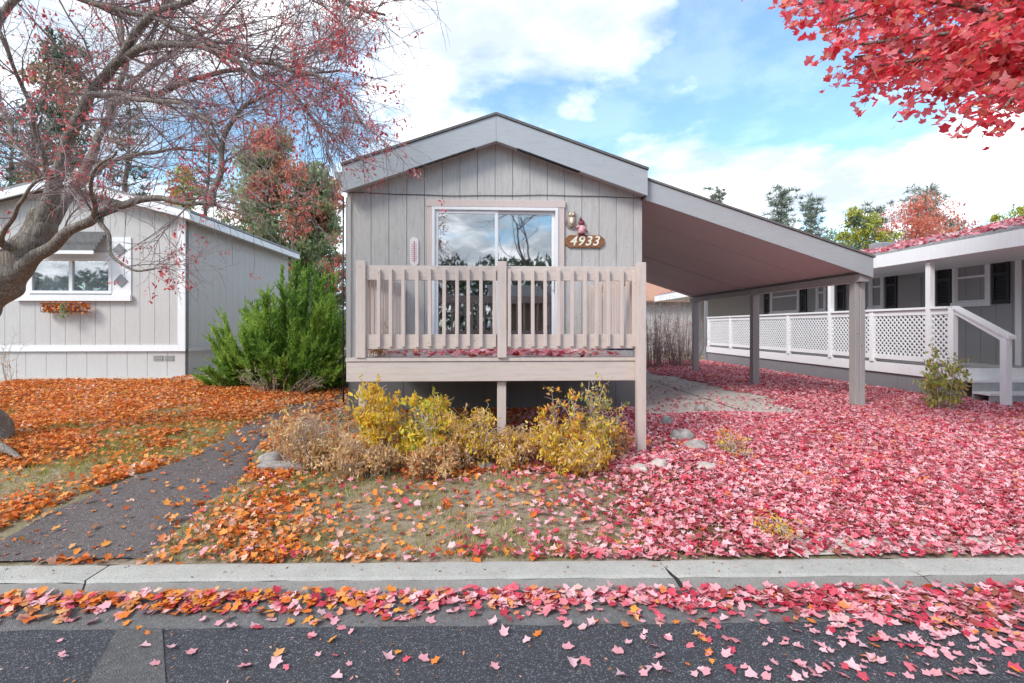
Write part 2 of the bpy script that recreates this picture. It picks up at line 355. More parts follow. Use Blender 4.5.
# =================================================================== SETTING
def sheet(name, xs, ts, zf, mat, smooth=True):
    mb = MB()
    for t in ts:
        for x in xs:
            y = yc(x)+t; mb.v.append((x, y, zf(x, y, t)))
    n = len(xs); mb.f = [(j*n+i, j*n+i+1, (j+1)*n+i+1, (j+1)*n+i) for j in range(len(ts)-1) for i in range(n-1)]
    return struct(name, mb, mat, smooth)
xs = [-500,-200,-90,-45,-25] + list(np.arange(-16, 16.01, .25)) + [25,45,90,200,500]
ts = [0.0] + list(np.arange(.12, 3, .12)) + list(np.arange(3, 12, .4)) + [13,15,18,22,30,45,80,150,300,900]
def lawnz(x, y, t):
    return gzf(x,y) + (.012*mnoise.noise(Vector((x*2.3,y*2.3,1))) if 0.1 < t < 20 else 0)
sheet('lawn', xs, ts, lawnz, 'ground')
def gut(o): return max(.0, .066-.2*(o-.27))
sheet('gutter', [-60,-20,-8]+list(np.arange(-6,6.1,1))+[8,20,60], [-.26,-.36,-.46,-.62,-1.2], lambda x,y,t: gut(-t), 'gutter')
sheet('road', [-500,-60,-20,-8,-4,0,4,8,20,60,500], [-.335,-.55,-9.0], lambda x,y,t: -.004 if t>-.4 else (.0 if t>-.6 else .04), 'road') if False else None
GE = .50                                                # edge of the newer asphalt in front of the kerb
def roadz(x, y, t): return .028 + .02*min(1, max(0, (-t-GE)/3))
g0 = at(512, 624, Z=.028); GE = -(g0.y - yc(g0.x))
mb = MB(); rx = [-500,-60,-20]+list(np.arange(-8,8.1,.1))+[20,60,500]
for t in (-GE, -GE-.01, -3, -6.5):
    for x in rx:
        tt = t + (.012*mnoise.noise(Vector((x*5,0,0)))+.01*mnoise.noise(Vector((x*23,0,0))) if t > -2 else 0)
        mb.v.append((x, yc(x)+tt, -.01 if t == -GE else roadz(x,0,t)))
n = len(rx); mb.f = [(j*n+i, j*n+i+1, (j+1)*n+i+1, (j+1)*n+i) for j in range(3) for i in range(n-1)]
struct('road', mb, 'road')
# opposite verge behind the camera
mb = MB(); mb.v = [(-500,yc(-500)-6.5,.05),(500,yc(500)-6.5,.05),(500,-600,.3),(-500,-600,.3)]; mb.f = [(0,1,2,3)]; struct('opposite_lawn', mb, 'ground')
mb = MB(); mb.box(-100,100,-.15,.0,-.1,.17); o = struct('opposite_curb', mb, 'curb'); o.location = (0, yc(0)-6.35, 0); o.rotation_euler = (0,0,math.atan(KS))
# tar patch on the road
pp = [at(118,632,Z=.016), at(162,632,Z=.016), at(166,690,Z=.016), at(172,760,Z=.016), at(40,760,Z=.016), at(86,690,Z=.016)]
mb = MB(); mb.v = [(p.x,p.y,roadz(0,0,-GE-.3)+.006) for p in pp]; mb.f = [tuple(range(6))]; struct('road_patch', mb, 'patch')
# kerb in cast lengths with open joints
joints = [at(px, 575, Z=.12).x for px in (92, 669, 916)]
ed = [-60,-30,-14] + [joints[0]-6.2, joints[0]-3.1] + joints + [joints[2]+2.5, 12, 20, 40, 60]
prof = [(0,.0),(.0,.120),(.02,.126),(.19,.124),(.215,.116),(.27,.075),(.325,-.03)]
mbt = MB(); mbf = MB()
for a, b in zip(ed[:-1], ed[1:]):
    n = max(3, int((b-a)/.08)) if abs(a) < 8 else 3
    ga = .006 if abs(a-joints[0]) < .01 else .003; gb = .006 if abs(b-joints[0]) < .01 else .003
    xsl = np.linspace(a+ga, b-gb, n)
    for which, mbx, pr in ((0, mbt, prof[:5]), (1, mbf, prof[4:])):
        st = len(mbx.v); K = len(pr)
        for i, x in enumerate(xsl):
            end = i in (0, n-1)
            for j, (d, z) in enumerate(pr):
                w = .006*mnoise.noise(Vector((x*6, j*3.3, 0))) + .004*mnoise.noise(Vector((x*25, j*2.3, 0)))
                sk = (.02*math.sin(d*30) + (.10*d if abs(b-joints[0])<.01 or abs(a-joints[0])<.01 else .2*d)) if end else 0
                mbx.v.append((x+sk*1.0, yc(x)-d+w*(d>.2), z+w*.4*(z>.05) - (.006 if end and z > .05 else 0)))
        for i in range(n-1):
            for j in range(K-1): mbx.f.append((st+i*K+j, st+(i+1)*K+j, st+(i+1)*K+j+1, st+i*K+j+1))
        if which == 0:
            mbx.f.append(tuple(st+j for j in range(K))); mbx.f.append(tuple(st+(n-1)*K+j for j in range(K-1,-1,-1)))
jf = MB(); jf.prism([(-60,yc(-60)-d_,z_) for d_,z_ in ((-.5,.05),(-.02,.105),(.19,.116),(.212,.107),(.266,.066),(.315,-.03),(-.5,-.03))],(120,yc(60)-yc(-60),0)); struct('curb_joint_filler', jf, 'darkgap')
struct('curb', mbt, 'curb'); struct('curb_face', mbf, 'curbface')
# asphalt path on the left
L = [(-60,566),(0,535),(45,512),(90,492),(140,474),(190,455),(222,440),(235,430),(262,418),(300,404),(330,388),(345,378)]
Rr = [(150,560),(168,545),(185,525),(215,500),(235,487),(250,475),(252,462),(258,448),(272,436),(300,421),(333,402),(352,388)]
def strip(name, L, Rr, mat, lift, nn=10, sub=6, jit=.05):
    Lw = [atg(*p) for p in L]; Rw = [atg(*p) for p in Rr]; mb = MB(); rows = []
    for i in range(len(Lw)-1):
        for k in range(sub):
            t = k/sub; a = Lw[i].lerp(Lw[i+1], t); b = Rw[i].lerp(Rw[i+1], t)
            a = a + Vector((1,0,0))*jit*mnoise.noise(a*4); b = b + Vector((1,0,0))*jit*mnoise.noise(b*4); rows.append((a,b))
    rows.append((Lw[-1],Rw[-1]))
    for a, b in rows:
        for k in range(nn+1):
            p = a.lerp(b, k/nn); y = max(p.y, yc(p.x)+.003); e = lift if 0<k<nn else -.01
            mb.v.append((p.x, y, gzf(p.x,y)+e))
    mb.f = [(j*(nn+1)+i, j*(nn+1)+i+1, (j+1)*(nn+1)+i+1, (j+1)*(nn+1)+i) for j in range(len(rows)-1) for i in range(nn)]
    return struct(name, mb, mat, True)
strip('garden_path', L, Rr, 'path', .02)
PATH_L = [atg(*p) for p in L]; PATH_R = [atg(*p) for p in Rr]
def on_path(x, y):
    poly = [(p.x,p.y) for p in PATH_L] + [(p.x,p.y) for p in PATH_R[::-1]]
    ins = np.zeros(len(x), bool); j = len(poly)-1
    for i in range(len(poly)):
        xi, yi = poly[i]; xj, yj = poly[j]
        c = ((yi > y) != (yj > y)) & (x < (xj-xi)*(y-yi)/((yj-yi)+1e-12)+xi); ins ^= c; j = i
    return ins
# driveway of concrete slabs
mb = MB(); DX0, DX1 = 2.02, 5.5
ys = [yc(2)+.0]+[3.9,5.4,6.9,8.4,9.9,11.4,12.9,15.0]
for a, b in zip(ys[:-1], ys[1:]):
    for x0, x1 in ((DX0,3.75),(3.77,DX1)):
        yy = np.linspace(a+.008, b-.008, 8); st = len(mb.v)
        for y in yy:
            for x in np.linspace(x0+.005,x1-.005,5):
                yq = max(y, yc(x)+.004); mb.v.append((x,yq,gzf(x,yq)+.018))
        mb.f += [(st+j*5+i, st+j*5+i+1, st+(j+1)*5+i+1, st+(j+1)*5+i) for j in range(7) for i in range(4)]
struct('driveway', mb, 'drive')
# concrete strip at foot of the left neighbour's wall
mb = MB(); mb.box(-14,-2.9,10.55,11.35,.4,.535); struct('wall_footing_strip', mb, 'drive')

# =================================================================== siding helper
def siding(axis, c, nrm, u0, u1, zb, zt, opens=(), step=.203, gap=.008, th=.012, extra=(), off=0.0):
    """boards on a wall: axis 'x' -> wall runs along X at Y=c; axis 'y' -> runs along Y at X=c; nrm = outward sign"""
    mb = MB(); back = MB()
    ztf = zt if callable(zt) else (lambda u: zt); zbf = zb if callable(zb) else (lambda u: zb)
    def P(u, z, d=0): return (u, c+nrm*d, z) if axis == 'x' else (c+nrm*d, u, z)
    def quadp(target, a, b, za, zb_, za2, zb2, d0, d1):   # bottom za..za2 (a,b), top
        pts = [P(a,za,d0),P(b,za2,d0),P(b,zb2,d0),P(a,zb_,d0)]
        dv = Vector(P(0,0,d1))-Vector(P(0,0,d0))
        target.prism(pts, dv)
    cuts = sorted(set([u0,u1]+[e for e in extra]))
    edges = []; u = u0+off
    while u < u1: edges.append(u); u += step
    edges.append(u1)
    if off: edges = [u0]+edges
    for a, b in zip(edges[:-1], edges[1:]):
        if b-a < .02: continue
        sub = sorted(set([a,b]+[e for e in extra if a<e<b]+[q for o in opens for q in o[:2] if a<q<b]))
        for i, (p, q) in enumerate(zip(sub[:-1], sub[1:])):
            pa = p + (gap/2 if p == a else 0); qa = q - (gap/2 if q == b else 0)
            segs = [(zbf(pa), zbf(qa), ztf(pa), ztf(qa))]; mid = (p+q)/2
            for (o0,o1,oz0,oz1) in opens:
                if o0 <= mid <= o1:
                    new = []
                    for s_ in segs:
                        if s_[0] < oz0 and s_[2] > oz1: new += [(s_[0],s_[1],oz0,oz0),(oz1,oz1,s_[2],s_[3])]
                        else: new.append(s_)
                    segs = new
            for z0a,z0b,z1a,z1b in segs: quadp(mb, pa, qa, z0a, z1a, z0b, z1b, 0, th)
    # solid backing behind the boards
    sub = sorted(set([u0,u1]+list(extra)+[q for o in opens for q in o[:2]]))
    for p, q in zip(sub[:-1], sub[1:]):
        segs = [(zbf(p), zbf(q), ztf(p), ztf(q))]; mid = (p+q)/2
        for (o0,o1,oz0,oz1) in opens:
            if o0 <= mid <= o1:
                new = []
                for s_ in segs:
                    if s_[0] < oz0 and s_[2] > oz1: new += [(s_[0],s_[1],oz0,oz0),(oz1,oz1,s_[2],s_[3])]
                    else: new.append(s_)
                segs = new
        for z0a,z0b,z1a,z1b in segs: quadp(back, p, q, z0a, z1a, z0b, z1b, -.1, -.001)
    return mb, back
def gable_roof(mb, x0, x1, xr, ze, zr, y0, y1, th):
    for a, b, za, zb in ((x0,xr,ze,zr),(xr,x1,zr,ze)):
        mb.prism([(a,y0,za),(b,y0,zb),(b,y0,zb-th),(a,y0,za-th)], (0,y1-y0,0))

# =================================================================== MAIN HOUSE
HX0, HX1, HY = -2.08, 2.325, 7.5
XR = .12; ZE, ZR = 3.93, 4.70; FY = 7.27
ztop = lambda u: ZE-.10 + (ZR-ZE)*(1-abs(u-XR)/((XR-HX0) if u < XR else (HX1-XR)))
house = thing('mobile_home', 'gray weathered single wide home with gabled front behind the raised deck', 'house', (0.1,HY,.38))
dl, dr = at(430,300,Y=HY).x, at(560,300,Y=HY).x; dtop = 1.6+ (PY-209)*7.48/500; dbot = 1.284+.0
b, k = siding('x', HY, -1, HX0, HX1, 1.05, ztop, [(dl,dr,dbot,dtop)], extra=(XR,), step=.262, off=.09)
part('wall', b, 'siding', house); part('wall_backing', k, 'groove', house)
b, k = siding('y', HX0+.1, -1, HY-.01, 22, 1.05, ZE-.12); part('side_wall', b, 'siding', house); 
b2, k2 = siding('y', HX1-.1, 1, HY-.01, 22, 1.05, ZE-.12); part('side_wall', b2, 'siding', house)
k.v and part('wall_backing', k, 'groove', house); part('wall_backing', k2, 'groove', house)
mb = MB(); mb.box(HX0+.02,HX1-.02,21.9,22,.3,4); part('rear_wall', mb, 'siding', house)
b, k = siding('x', HY+.03, -1, HX0+.02, HX1-.02, .3, 1.04, step=.4); part('skirting', b, 'darkskirt', house); part('skirting_backing', k, 'groove', house)
b, k = siding('y', HX0+.14, -1, HY+.06, 21.9, .3, 1.04, step=.4); part('skirting', b, 'darkskirt', house)
b, k = siding('y', HX1-.14, 1, HY+.06, 21.9, .3, 1.04, step=.4); part('skirting', b, 'darkskirt', house)
mb = MB(); gable_roof(mb, HX0-.02, HX1+.04, XR, ZE+.02, ZR+.02, FY-.02, 22.2, .035); part('roof', mb, 'shingle', house)
mb = MB(); gable_roof(mb, HX0-.0, HX1+.02, XR, ZE-.02, ZR-.02, FY+.045, 22.1, .06); part('roof_deck', mb, 'underside', house)
mb = MB(); fd = .375
for a, b_, za, zb_ in ((HX0-.01,XR-.001,ZE-.02,ZR-.02),(XR+.001,HX1+.03,ZR-.02,ZE-.02)):
    mb.prism([(a,FY,za),(b_,FY,zb_),(b_,FY,zb_-fd),(a,FY,za-fd)], (0,.04,0))
part('fascia', mb, 'fascia', house, bevel=.004)
mb = MB()       # soffit boards between fascia and wall
for a, b_, za, zb_ in ((HX0,XR,ZE,ZR),(XR,HX1+.02,ZR,ZE)):
    mb.prism([(a,FY+.043,za-.36),(b_,FY+.043,zb_-.36),(b_,FY+.043,zb_-.345),(a,FY+.043,za-.345)], (0,HY-FY-.06,0))
part('soffit', mb, 'siding', house)
for f0, f1, s in ((.42,.86,0),(.14,.56,1)):
    mb = MB()
    if s == 0: a, b_ = HX0+(XR-HX0)*f0, HX0+(XR-HX0)*f1; za, zb_ = ZE+(ZR-ZE)*f0, ZE+(ZR-ZE)*f1
    else: a, b_ = XR+(HX1-XR)*f0, XR+(HX1-XR)*f1; za, zb_ = ZR-(ZR-ZE)*f0, ZR-(ZR-ZE)*f1
    mb.prism([(a,FY+.06,za-.366),(b_,FY+.06,zb_-.366),(b_,FY+.06,zb_-.362),(a,FY+.06,za-.362)], (0,.10,0))
    mb.prism([(a,FY-.004,za-.40),(b_,FY-.004,zb_-.40),(b_,FY-.004,zb_-.385),(a,FY-.004,za-.385)], (0,.015,0))
    part('soffit_vent', mb, 'darkgap', house)
mb = MB(); mb.box(HX0-.01,HX0+.06,HY-.03,HY-.013,1.06,ZE-.42); part('corner_trim', mb, 'siding', house); mb = MB(); mb.box(HX1-.07,HX1+.005,HY-.03,HY-.013,1.06,ZE-.42); part('corner_trim', mb, 'siding', house)
# black downpipe at the left corner and an end cap at the eave
mb = MB(); mb.tube([(HX0-.04,HY-.05,ZE-.42),(HX0-.045,HY-.05,2),(HX0-.04,HY-.05,.5)], .012, 8); part('cable_conduit', mb, 'blackpipe', house, True)
mb = MB(); mb.prism([(HX0-.02,FY+.1,ZE-.08),(HX0-.16,FY+.1,ZE-.08),(HX0-.14,FY+.1,ZE-.16),(HX0-.02,FY+.1,ZE-.22)],(0,14,0)); part('eave_gutter', mb, 'fascia', house)
# sagging wire across the gable
wz = at(480,195,Y=HY-.03).z
mb = MB(); pts = [(HX0+(HX1-HX0)*t, HY-.022, wz + .012*math.cos(t*9)+.004*math.sin(t*31)) for t in np.linspace(0,1,24)]
mb.tube(pts, .005, 5); part('gable_wire', mb, 'blackpipe', house)
# trim around the door
tl, tr = at(427.5,300,Y=HY).x, at(564,300,Y=HY).x; tt = 1.6+(PY-200.5)*7.47/500
mb = MB(); y0, y1 = HY-.045, HY-.013
mb.box(tl,dl+.03,y0,y1,dbot,tt-.10); mb.box(dr-.03,tr,y0,y1,dbot,tt-.10); mb.box(tl-.012,tr+.012,y0-.008,y1,tt-.10,tt)
part('door_trim', mb, 'trimpink', house, bevel=.003)
# sliding glass door
fr = MB(); a, b_ = dl+.032, dr-.032; zt = tt-.105; w = .045; y0, y1 = HY-.058, HY+.05
fr.box(a,a+w,y0,y1,dbot+.02,zt); fr.box(b_-w,b_,y0,y1,dbot+.02,zt); fr.box(a+w,b_-w,y0,y1,zt-w,zt); fr.box(a+w,b_-w,y0,y1,dbot+.02,dbot+.08)
door = part('sliding_door', fr, 'vinyl', house, bevel=.004)
mid = at(496,300,Y=HY).x
for (p, q, yy) in ((a+w+.002, mid+.03, HY-.012),(mid-.02, b_-w-.002, HY+.022)):
    s = MB(); sw = .045
    s.box(p,p+sw,yy-.018,yy+.018,dbot+.085,zt-w-.003); s.box(q-sw,q,yy-.018,yy+.018,dbot+.085,zt-w-.003)
    s.box(p+sw,q-sw,yy-.018,yy+.018,dbot+.085,dbot+.15); s.box(p+sw,q-sw,yy-.018,yy+.018,zt-w-.05,zt-w-.003)
    part('door_sash', s, 'vinyl', door, bevel=.003)
    g = MB(); g.box(p+sw-.003,q-sw+.003,yy-.003,yy+.003,dbot+.148,zt-w-.048); part('pane', g, 'glass', door)
hd = MB(); hd.box(b_-w-.04,b_-w-.018,HY-.04,HY-.0,2.15,2.38); part('handle', hd, 'vinyl', door, bevel=.004)
# room behind the door
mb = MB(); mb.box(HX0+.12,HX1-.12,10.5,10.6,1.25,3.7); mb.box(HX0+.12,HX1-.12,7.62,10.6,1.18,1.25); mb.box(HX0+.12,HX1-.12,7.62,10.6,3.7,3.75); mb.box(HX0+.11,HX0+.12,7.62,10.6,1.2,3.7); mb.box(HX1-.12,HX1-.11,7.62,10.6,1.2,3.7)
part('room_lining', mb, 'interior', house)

# thermometer
tx = at(414.5,250,Y=HY).x; z0, z1 = 1.6+(PY-266)*7.4/500, 1.6+(PY-237)*7.4/500
def rr(cx, z0, z1, w, y, n=6):
    r = w/2; pts = []
    for i in range(n+1): a_ = math.pi*i/n; pts.append((cx+r*math.cos(a_), y, z1-r+r*math.sin(a_)))
    for i in range(n+1): a_ = math.pi+math.pi*i/n; pts.append((cx+r*math.cos(a_), y, z0+r+r*math.sin(a_)))
    return pts
th = thing('thermometer', 'long white rounded thermometer on the siding left of the glass door', 'thermometer', (tx,HY-.013,z0))
mb = MB(); mb.prism(rr(tx,z0,z1,.125,HY-.014), (0,-.02,0)); part('face', mb, 'thermo', th, bevel=.003)
mb = MB(); mb.box(tx-.006,tx+.006,HY-.038,HY-.0345,z0+.06,z1-.06)
for i in range(9):
    z = z0+.08+i*.03; mb.box(tx+.014,tx+.04,HY-.037,HY-.0345,z,z+.006); mb.box(tx-.04,tx-.014,HY-.037,HY-.0345,z,z+.006)
part('scale', mb, 'redline', th)
# house number sign
sx0, sx1 = at(564.5,240,Y=HY).x, at(604,240,Y=HY).x; sz0, sz1 = 1.6+(PY-248.5)*7.6/500, 1.6+(PY-236)*7.6/500
c = .055; ys_ = HY-.014
sg = thing('house_number_sign', 'brown carved wooden sign reading 4933 beside the glass door', 'sign', ((sx0+sx1)/2,HY-.013,sz0))
mb = MB(); mb.prism([(sx0,ys_,sz0+c),(sx0+c*1.2,ys_,sz0),(sx1-c*1.2,ys_,sz0),(sx1,ys_,sz0+c),(sx1,ys_,sz1-c),(sx1-c*1.2,ys_,sz1),(sx0+c*1.2,ys_,sz1),(sx0,ys_,sz1-c)], (0,-.025,0))
part('board', mb, 'brown_sign', sg, bevel=.006)
tc = bpy.data.curves.new('digits','FONT'); tc.body = '4933'; tc.size = .20; tc.shear = .3; tc.extrude = .005; tc.align_x = 'CENTER'; tc.align_y = 'CENTER'; tc.space_character = 1.15; tc.offset = .003
to = bpy.data.objects.new('digits_tmp', tc); col.objects.link(to); bpy.context.view_layer.update()
me = bpy.data.meshes.new_from_object(to.evaluated_get(bpy.context.evaluated_depsgraph_get())); bpy.data.objects.remove(to)
from mathutils import Matrix
me.transform(Matrix.Translation(((sx0+sx1)/2-.01, HY-.044, (sz0+sz1)/2)) @ Matrix.Rotation(R(90),4,'X')); me.materials.clear()
link('digits', me, 'cream', sg)
# owl ornament
op = at(571,220,Y=HY); ow = thing('owl_ornament', 'small tan owl shaped wall ornament above the number sign', 'wall ornament', (op.x,HY-.013,op.z-.13))
mb = MB(); mb.ball((op.x,HY-.035,op.z-.02),(.065,.022,.10),12,8,.1); mb.ball((op.x,HY-.04,op.z+.07),(.062,.024,.045),12,7)
mb.tube([(op.x-.04,HY-.04,op.z+.09),(op.x-.055,HY-.04,op.z+.135)],[.018,.003],5); mb.tube([(op.x+.04,HY-.04,op.z+.09),(op.x+.055,HY-.04,op.z+.135)],[.018,.003],5)
part('body', mb, 'owl', ow, True)
mb = MB(); mb.ball((op.x-.024,HY-.064,op.z+.075),(.016,.006,.016)); mb.ball((op.x+.024,HY-.064,op.z+.075),(.016,.006,.016)); mb.ball((op.x,HY-.066,op.z-.02),(.03,.006,.05)); part('eyes_and_breast', mb, 'cream', ow, True)
mb = MB(); mb.tube([(op.x-.06,HY-.03,op.z+.03),(op.x-.09,HY-.03,op.z-.05),(op.x-.05,HY-.03,op.z-.12),(op.x+.03,HY-.03,op.z-.14),(op.x+.11,HY-.03,op.z-.10)], .007, 6); part('branch', mb, 'twig', ow, True)
# doll ornament
dp = at(581,228,Y=HY); dn = thing('doll_ornament', 'small doll ornament with maroon hat and pink dress on the number sign', 'wall ornament', (dp.x,HY-.013,dp.z-.13))
mb = MB(); mb.ball((dp.x,HY-.04,dp.z+.07),(.05,.025,.05),12,8); mb.tube([(dp.x-.01,HY-.04,dp.z+.10),(dp.x-.02,HY-.04,dp.z+.16)],[.03,.004],6); part('hat', mb, 'maroon', dn, True)
mb = MB(); mb.tube([(dp.x,HY-.04,dp.z+.03),(dp.x,HY-.04,dp.z-.03),(dp.x,HY-.04,dp.z-.09)],[.025,.045,.062],10)
mb.tube([(dp.x-.02,HY-.04,dp.z+.02),(dp.x-.08,HY-.04,dp.z+.0)],[.018,.012],6); mb.tube([(dp.x+.02,HY-.04,dp.z+.02),(dp.x+.075,HY-.04,dp.z-.04)],[.018,.012],6); part('dress', mb, 'pinkcloth', dn, True)
for sg_, zz1 in ((-1,0.),(1,-.055)): part('hand', MB().ball((dp.x+sg_*.088,HY-.04,dp.z+zz1),.014), 'maroon', dn, True)
for a_, b_ in ((-.02,-.03),(.02,.045)): part('leg', MB().tube([(dp.x+a_,HY-.04,dp.z-.09),(dp.x+b_,HY-.04,dp.z-.128)],.014,6), 'maroon', dn, True)

# =================================================================== DECK
DY = 5.1; DZ = 1.284
deck = thing('raised_deck', 'raised beige wooden deck with slatted railing before the glass door', 'deck', (0.1,DY,.34))
ex0, ex1 = at(346,365,Y=DY).x, at(637,365,Y=DY).x
mb = MB(); y = DY+.0
while y < HY-.16: mb.box(ex0,ex1,y,y+.135,DZ-.032,DZ); y += .142
part('floor_boards', mb, 'deckfloor', deck, bevel=.003)
mb = MB(); mb.box(ex0,ex1,DY-.018,DY-.003,DZ-.03,DZ+.003); part('edge_strip', mb, 'deckpaint', deck)
mb = MB(); mb.box(ex0+.005,ex1,DY-.008,DY+.035,DZ-.235,DZ-.036); part('rim_board', mb, 'deckrim', deck, bevel=.004)
mb = MB()
for x in (ex0+.01, ex1-.05): part('side_rim_board', MB().box(x,x+.04,DY+.04,HY-.05,DZ-.235,DZ-.036), 'deckrim', deck)
mb = MB(); x = ex0+.4
while x < ex1-.2: mb.box(x,x+.04,DY+.04,HY-.05,DZ-.22,DZ-.036); x += .4
part('floor_joists', mb, 'deckrim', deck)
def px2x(px, Y): return at(px, 330, Y=Y).x
PZ = 2.265
lp0, lp1 = px2x(356.5,DY), px2x(367.5,DY); mp0, mp1 = px2x(497.5,DY), px2x(506.5,DY); rp0, rp1 = px2x(634.5,DY), px2x(643,DY)
def post(name, x0, x1, y0, y1, z0, z1, mat, parent, bevel=.005):
    return part(name, MB().box(x0,x1,y0,y1,z0,z1), mat, parent, bevel=bevel)
post('post', lp0, lp0+.095, DY-.03, DY+.07, DZ+.004, PZ, 'deckpaint', deck)
post('post', mp0, mp1, DY-.045, DY+.05, DZ+.004, PZ, 'deckpaint', deck)
post('post', rp0, rp1, DY-.11, DY-.02, gzf(2,5)-.1, PZ-.01, 'deckpaint', deck)
post('post', lp0+.01, px2x(364,DY), DY+.04, DY+.12, gzf(-1,5)-.1, DZ-.24, 'deckpaint', deck)
post('post', mp0-.002, mp1-.002, DY+.04, DY+.13, gzf(0,5)-.1, DZ-.24, 'deckpaint', deck)
for x in (lp0, rp0): post('post', x, x+.09, HY-.16, HY-.07, DZ+.003, PZ-.05, 'deckpaint', deck)
# front rails
for z0, z1 in ((2.075,2.222),(1.378,1.525)):
    part('rail_board', MB().box(lp0+.097,mp0-.002,DY+.0,DY+.038,z0,z1), 'deckrim', deck, bevel=.003)
    part('rail_board', MB().box(mp1+.002,rp0+.02,DY+.0,DY+.038,z0,z1), 'deckrim', deck, bevel=.003)
    for x in (lp0+.03, rp0+.03):
        part('rail_board', MB().box(x,x+.038,DY+.075,HY-.165,z0,z1), 'deckrim', deck, bevel=.003)
bal = mesh_from('baluster', *(lambda m:(m.v,m.f))(MB().box(-.0175,.0175,-.0175,.0175,1.40,2.185))); bal.materials.append(M['deckpaint'])
bal.transform(Matrix.Translation((0,0,-deck.location.z)))
def baluster(x, y):
    o = bpy.data.objects.new('baluster', bal); col.objects.link(o); o.parent = deck
    o.location = (x-deck.location.x+random.uniform(-.003,.003), y-deck.location.y, random.uniform(-.006,.006)); o.rotation_euler = (0, random.uniform(-.006,.006), 0); bv(o, .004)
for zx in (125,165,207,250,290,332,372,413,453,493,541,577,617,657,700,740,780,820,860,900,937): baluster(px2x(340+zx/3.2, DY), DY-.0185)
for k in range(14):
    y = DY+.16+k*.157
    baluster(lp0+.03+.038+.0185, y); baluster(rp0+.03-.0185, y)
# tarp on the deck
mb = MB(); q = at(622,352,Y=6.6); zb = DZ
for i in range(3): mb.ball((q.x-.12+i*.12,6.7,zb+.035),(.1,.13,.035),10,6,.3)
solo('folded_tarp', mb, 'blue', 'crumpled dark blue tarp on the deck floor by the right railing', 'tarp', smooth=True)

# =================================================================== CARPORT
cp = thing('carport', 'open lean-to carport with sloped gray roof on wooden posts beside the home', 'carport', (4.1,7.5,.38))
cx0, cx1 = HX1+.035, 5.88; sl = (2.67-3.80)/(5.86-2.37)
def cz(x): return 3.80 + (x-2.37)*sl
CY0, CY1 = 7.36, 13.95
def slab(mb, x0, x1, y0, y1, dz0, dz1): mb.prism([(x0,y0,cz(x0)+dz0),(x1,y0,cz(x1)+dz0),(x1,y0,cz(x1)+dz1),(x0,y0,cz(x0)+dz1)], (0,y1-y0,0)); return mb
part('roof', slab(MB(), cx0, cx1+.02, CY0-.02, CY1+.02, .0, .03), 'shingle', cp)
part('fascia', slab(MB(), cx0, cx1, CY0, CY0+.04, -.31, -.004), 'fascia', cp, bevel=.004)
part('fascia', slab(MB(), cx0, cx1, CY1-.04, CY1, -.25, -.004), 'fascia', cp)
u = MB(); y = CY0+.043
while y < CY1-.1:
    slab(u, cx0+.005, cx1-.06, y, min(y+1.205, CY1-.045), -.255, -.24); y += 1.22
part('ceiling_panels', u, 'underside', cp)
y = CY0+1.24
while y < CY1-.3:
    part('ceiling_batten', slab(MB(), cx0+.006, cx1-.07, y-.02, y+.02, -.266, -.2555), 'underside', cp); y += 2.44
part('roof_core', slab(MB(), cx0+.01, cx1-.01, CY0+.05, CY1-.05, -.23, -.006), 'darkgap', cp)
pxl = 5.70
b = MB(); b.box(pxl+.0,pxl+.14,CY0+.045,CY1-.05,2.30,cz(pxl+.14)-.26); part('side_beam', b, 'graypost', cp)
for j in range(3):
    y = [7.5,10.5,13.6][j]; g = gzf(5.7,y)-.05
    if j == 0:
        post('post', pxl, pxl+.07, y, y+.14, g, 2.298, 'graypost', cp); post('post', pxl+.073, pxl+.15, y-.01, y+.12, g, 2.298, 'graypost', cp)
    else: post('post', pxl, pxl+.14, y, y+.14, g, 2.298, 'graypost', cp)

# =================================================================== LEFT NEIGHBOUR
LY = 11.2; lx1 = at(186,300,Y=LY).x
lh = thing('left_neighbor_home', 'pale gray neighboring home with white trim behind the bare tree', 'house', (lx1-2.5,LY,.52))
lx0 = lx1-4.8; zE = 1.6+(PY-214)*10.9/500
lr = (lx0+lx1)/2; zR = zE+.62
ztl = lambda u: zE-.05+(zR-zE)*(1-abs(u-lr)/(lr-lx0))
wl, wr = at(31,280,Y=LY).x, at(113,280,Y=LY).x; wz0, wz1 = 1.6+(PY-294)*10.9/500, 1.6+(PY-259)*10.9/500
bz = 1.6+(PY-350)*10.9/500
b, k = siding('x', LY, -1, lx0, lx1, bz, ztl, [(wl,wr,wz0,wz1)], extra=(lr,), step=.31, off=.12)
part('wall', b, 'lsiding', lh); part('wall_backing', k, 'groove', lh)
b, k = siding('y', lx1-.1, 1, LY, 17, bz, zE-.06, step=.31); part('side_wall', b, 'lsiding', lh); part('wall_backing', k, 'groove', lh)
b, k = siding('x', LY+.02, -1, lx0, lx1-.02, .42, bz-.005, step=.42, off=.2); part('skirting', b, 'lsiding', lh); part('skirting_backing', k, 'groove', lh)
b, k = siding('y', lx1-.13, 1, LY+.03, 17, .42, bz-.03, step=1.2); part('skirting', b, 'lsiding', lh); part('skirting_backing', k, 'groove', lh)
mb = MB(); mb.box(lx0,lx1-.1,16.9,17,.4,zE); part('rear_wall', mb, 'lsiding', lh)
mb = MB(); mb.box(lx0,lx1-.155,LY-.04,LY-.014,bz-.02,bz+.11); part('belt_trim', mb, 'white', lh)
mb = MB(); mb.box(lx1-.15,lx1+.005,LY-.045,LY-.014,bz-.02,zE-.12); part('corner_trim', mb, 'white', lh)
mb = MB(); mb.box(lx1+.015,lx1+.03,LY+.05,17,bz-.03,bz+.05); part('side_belt_trim', mb, 'lsiding', lh)
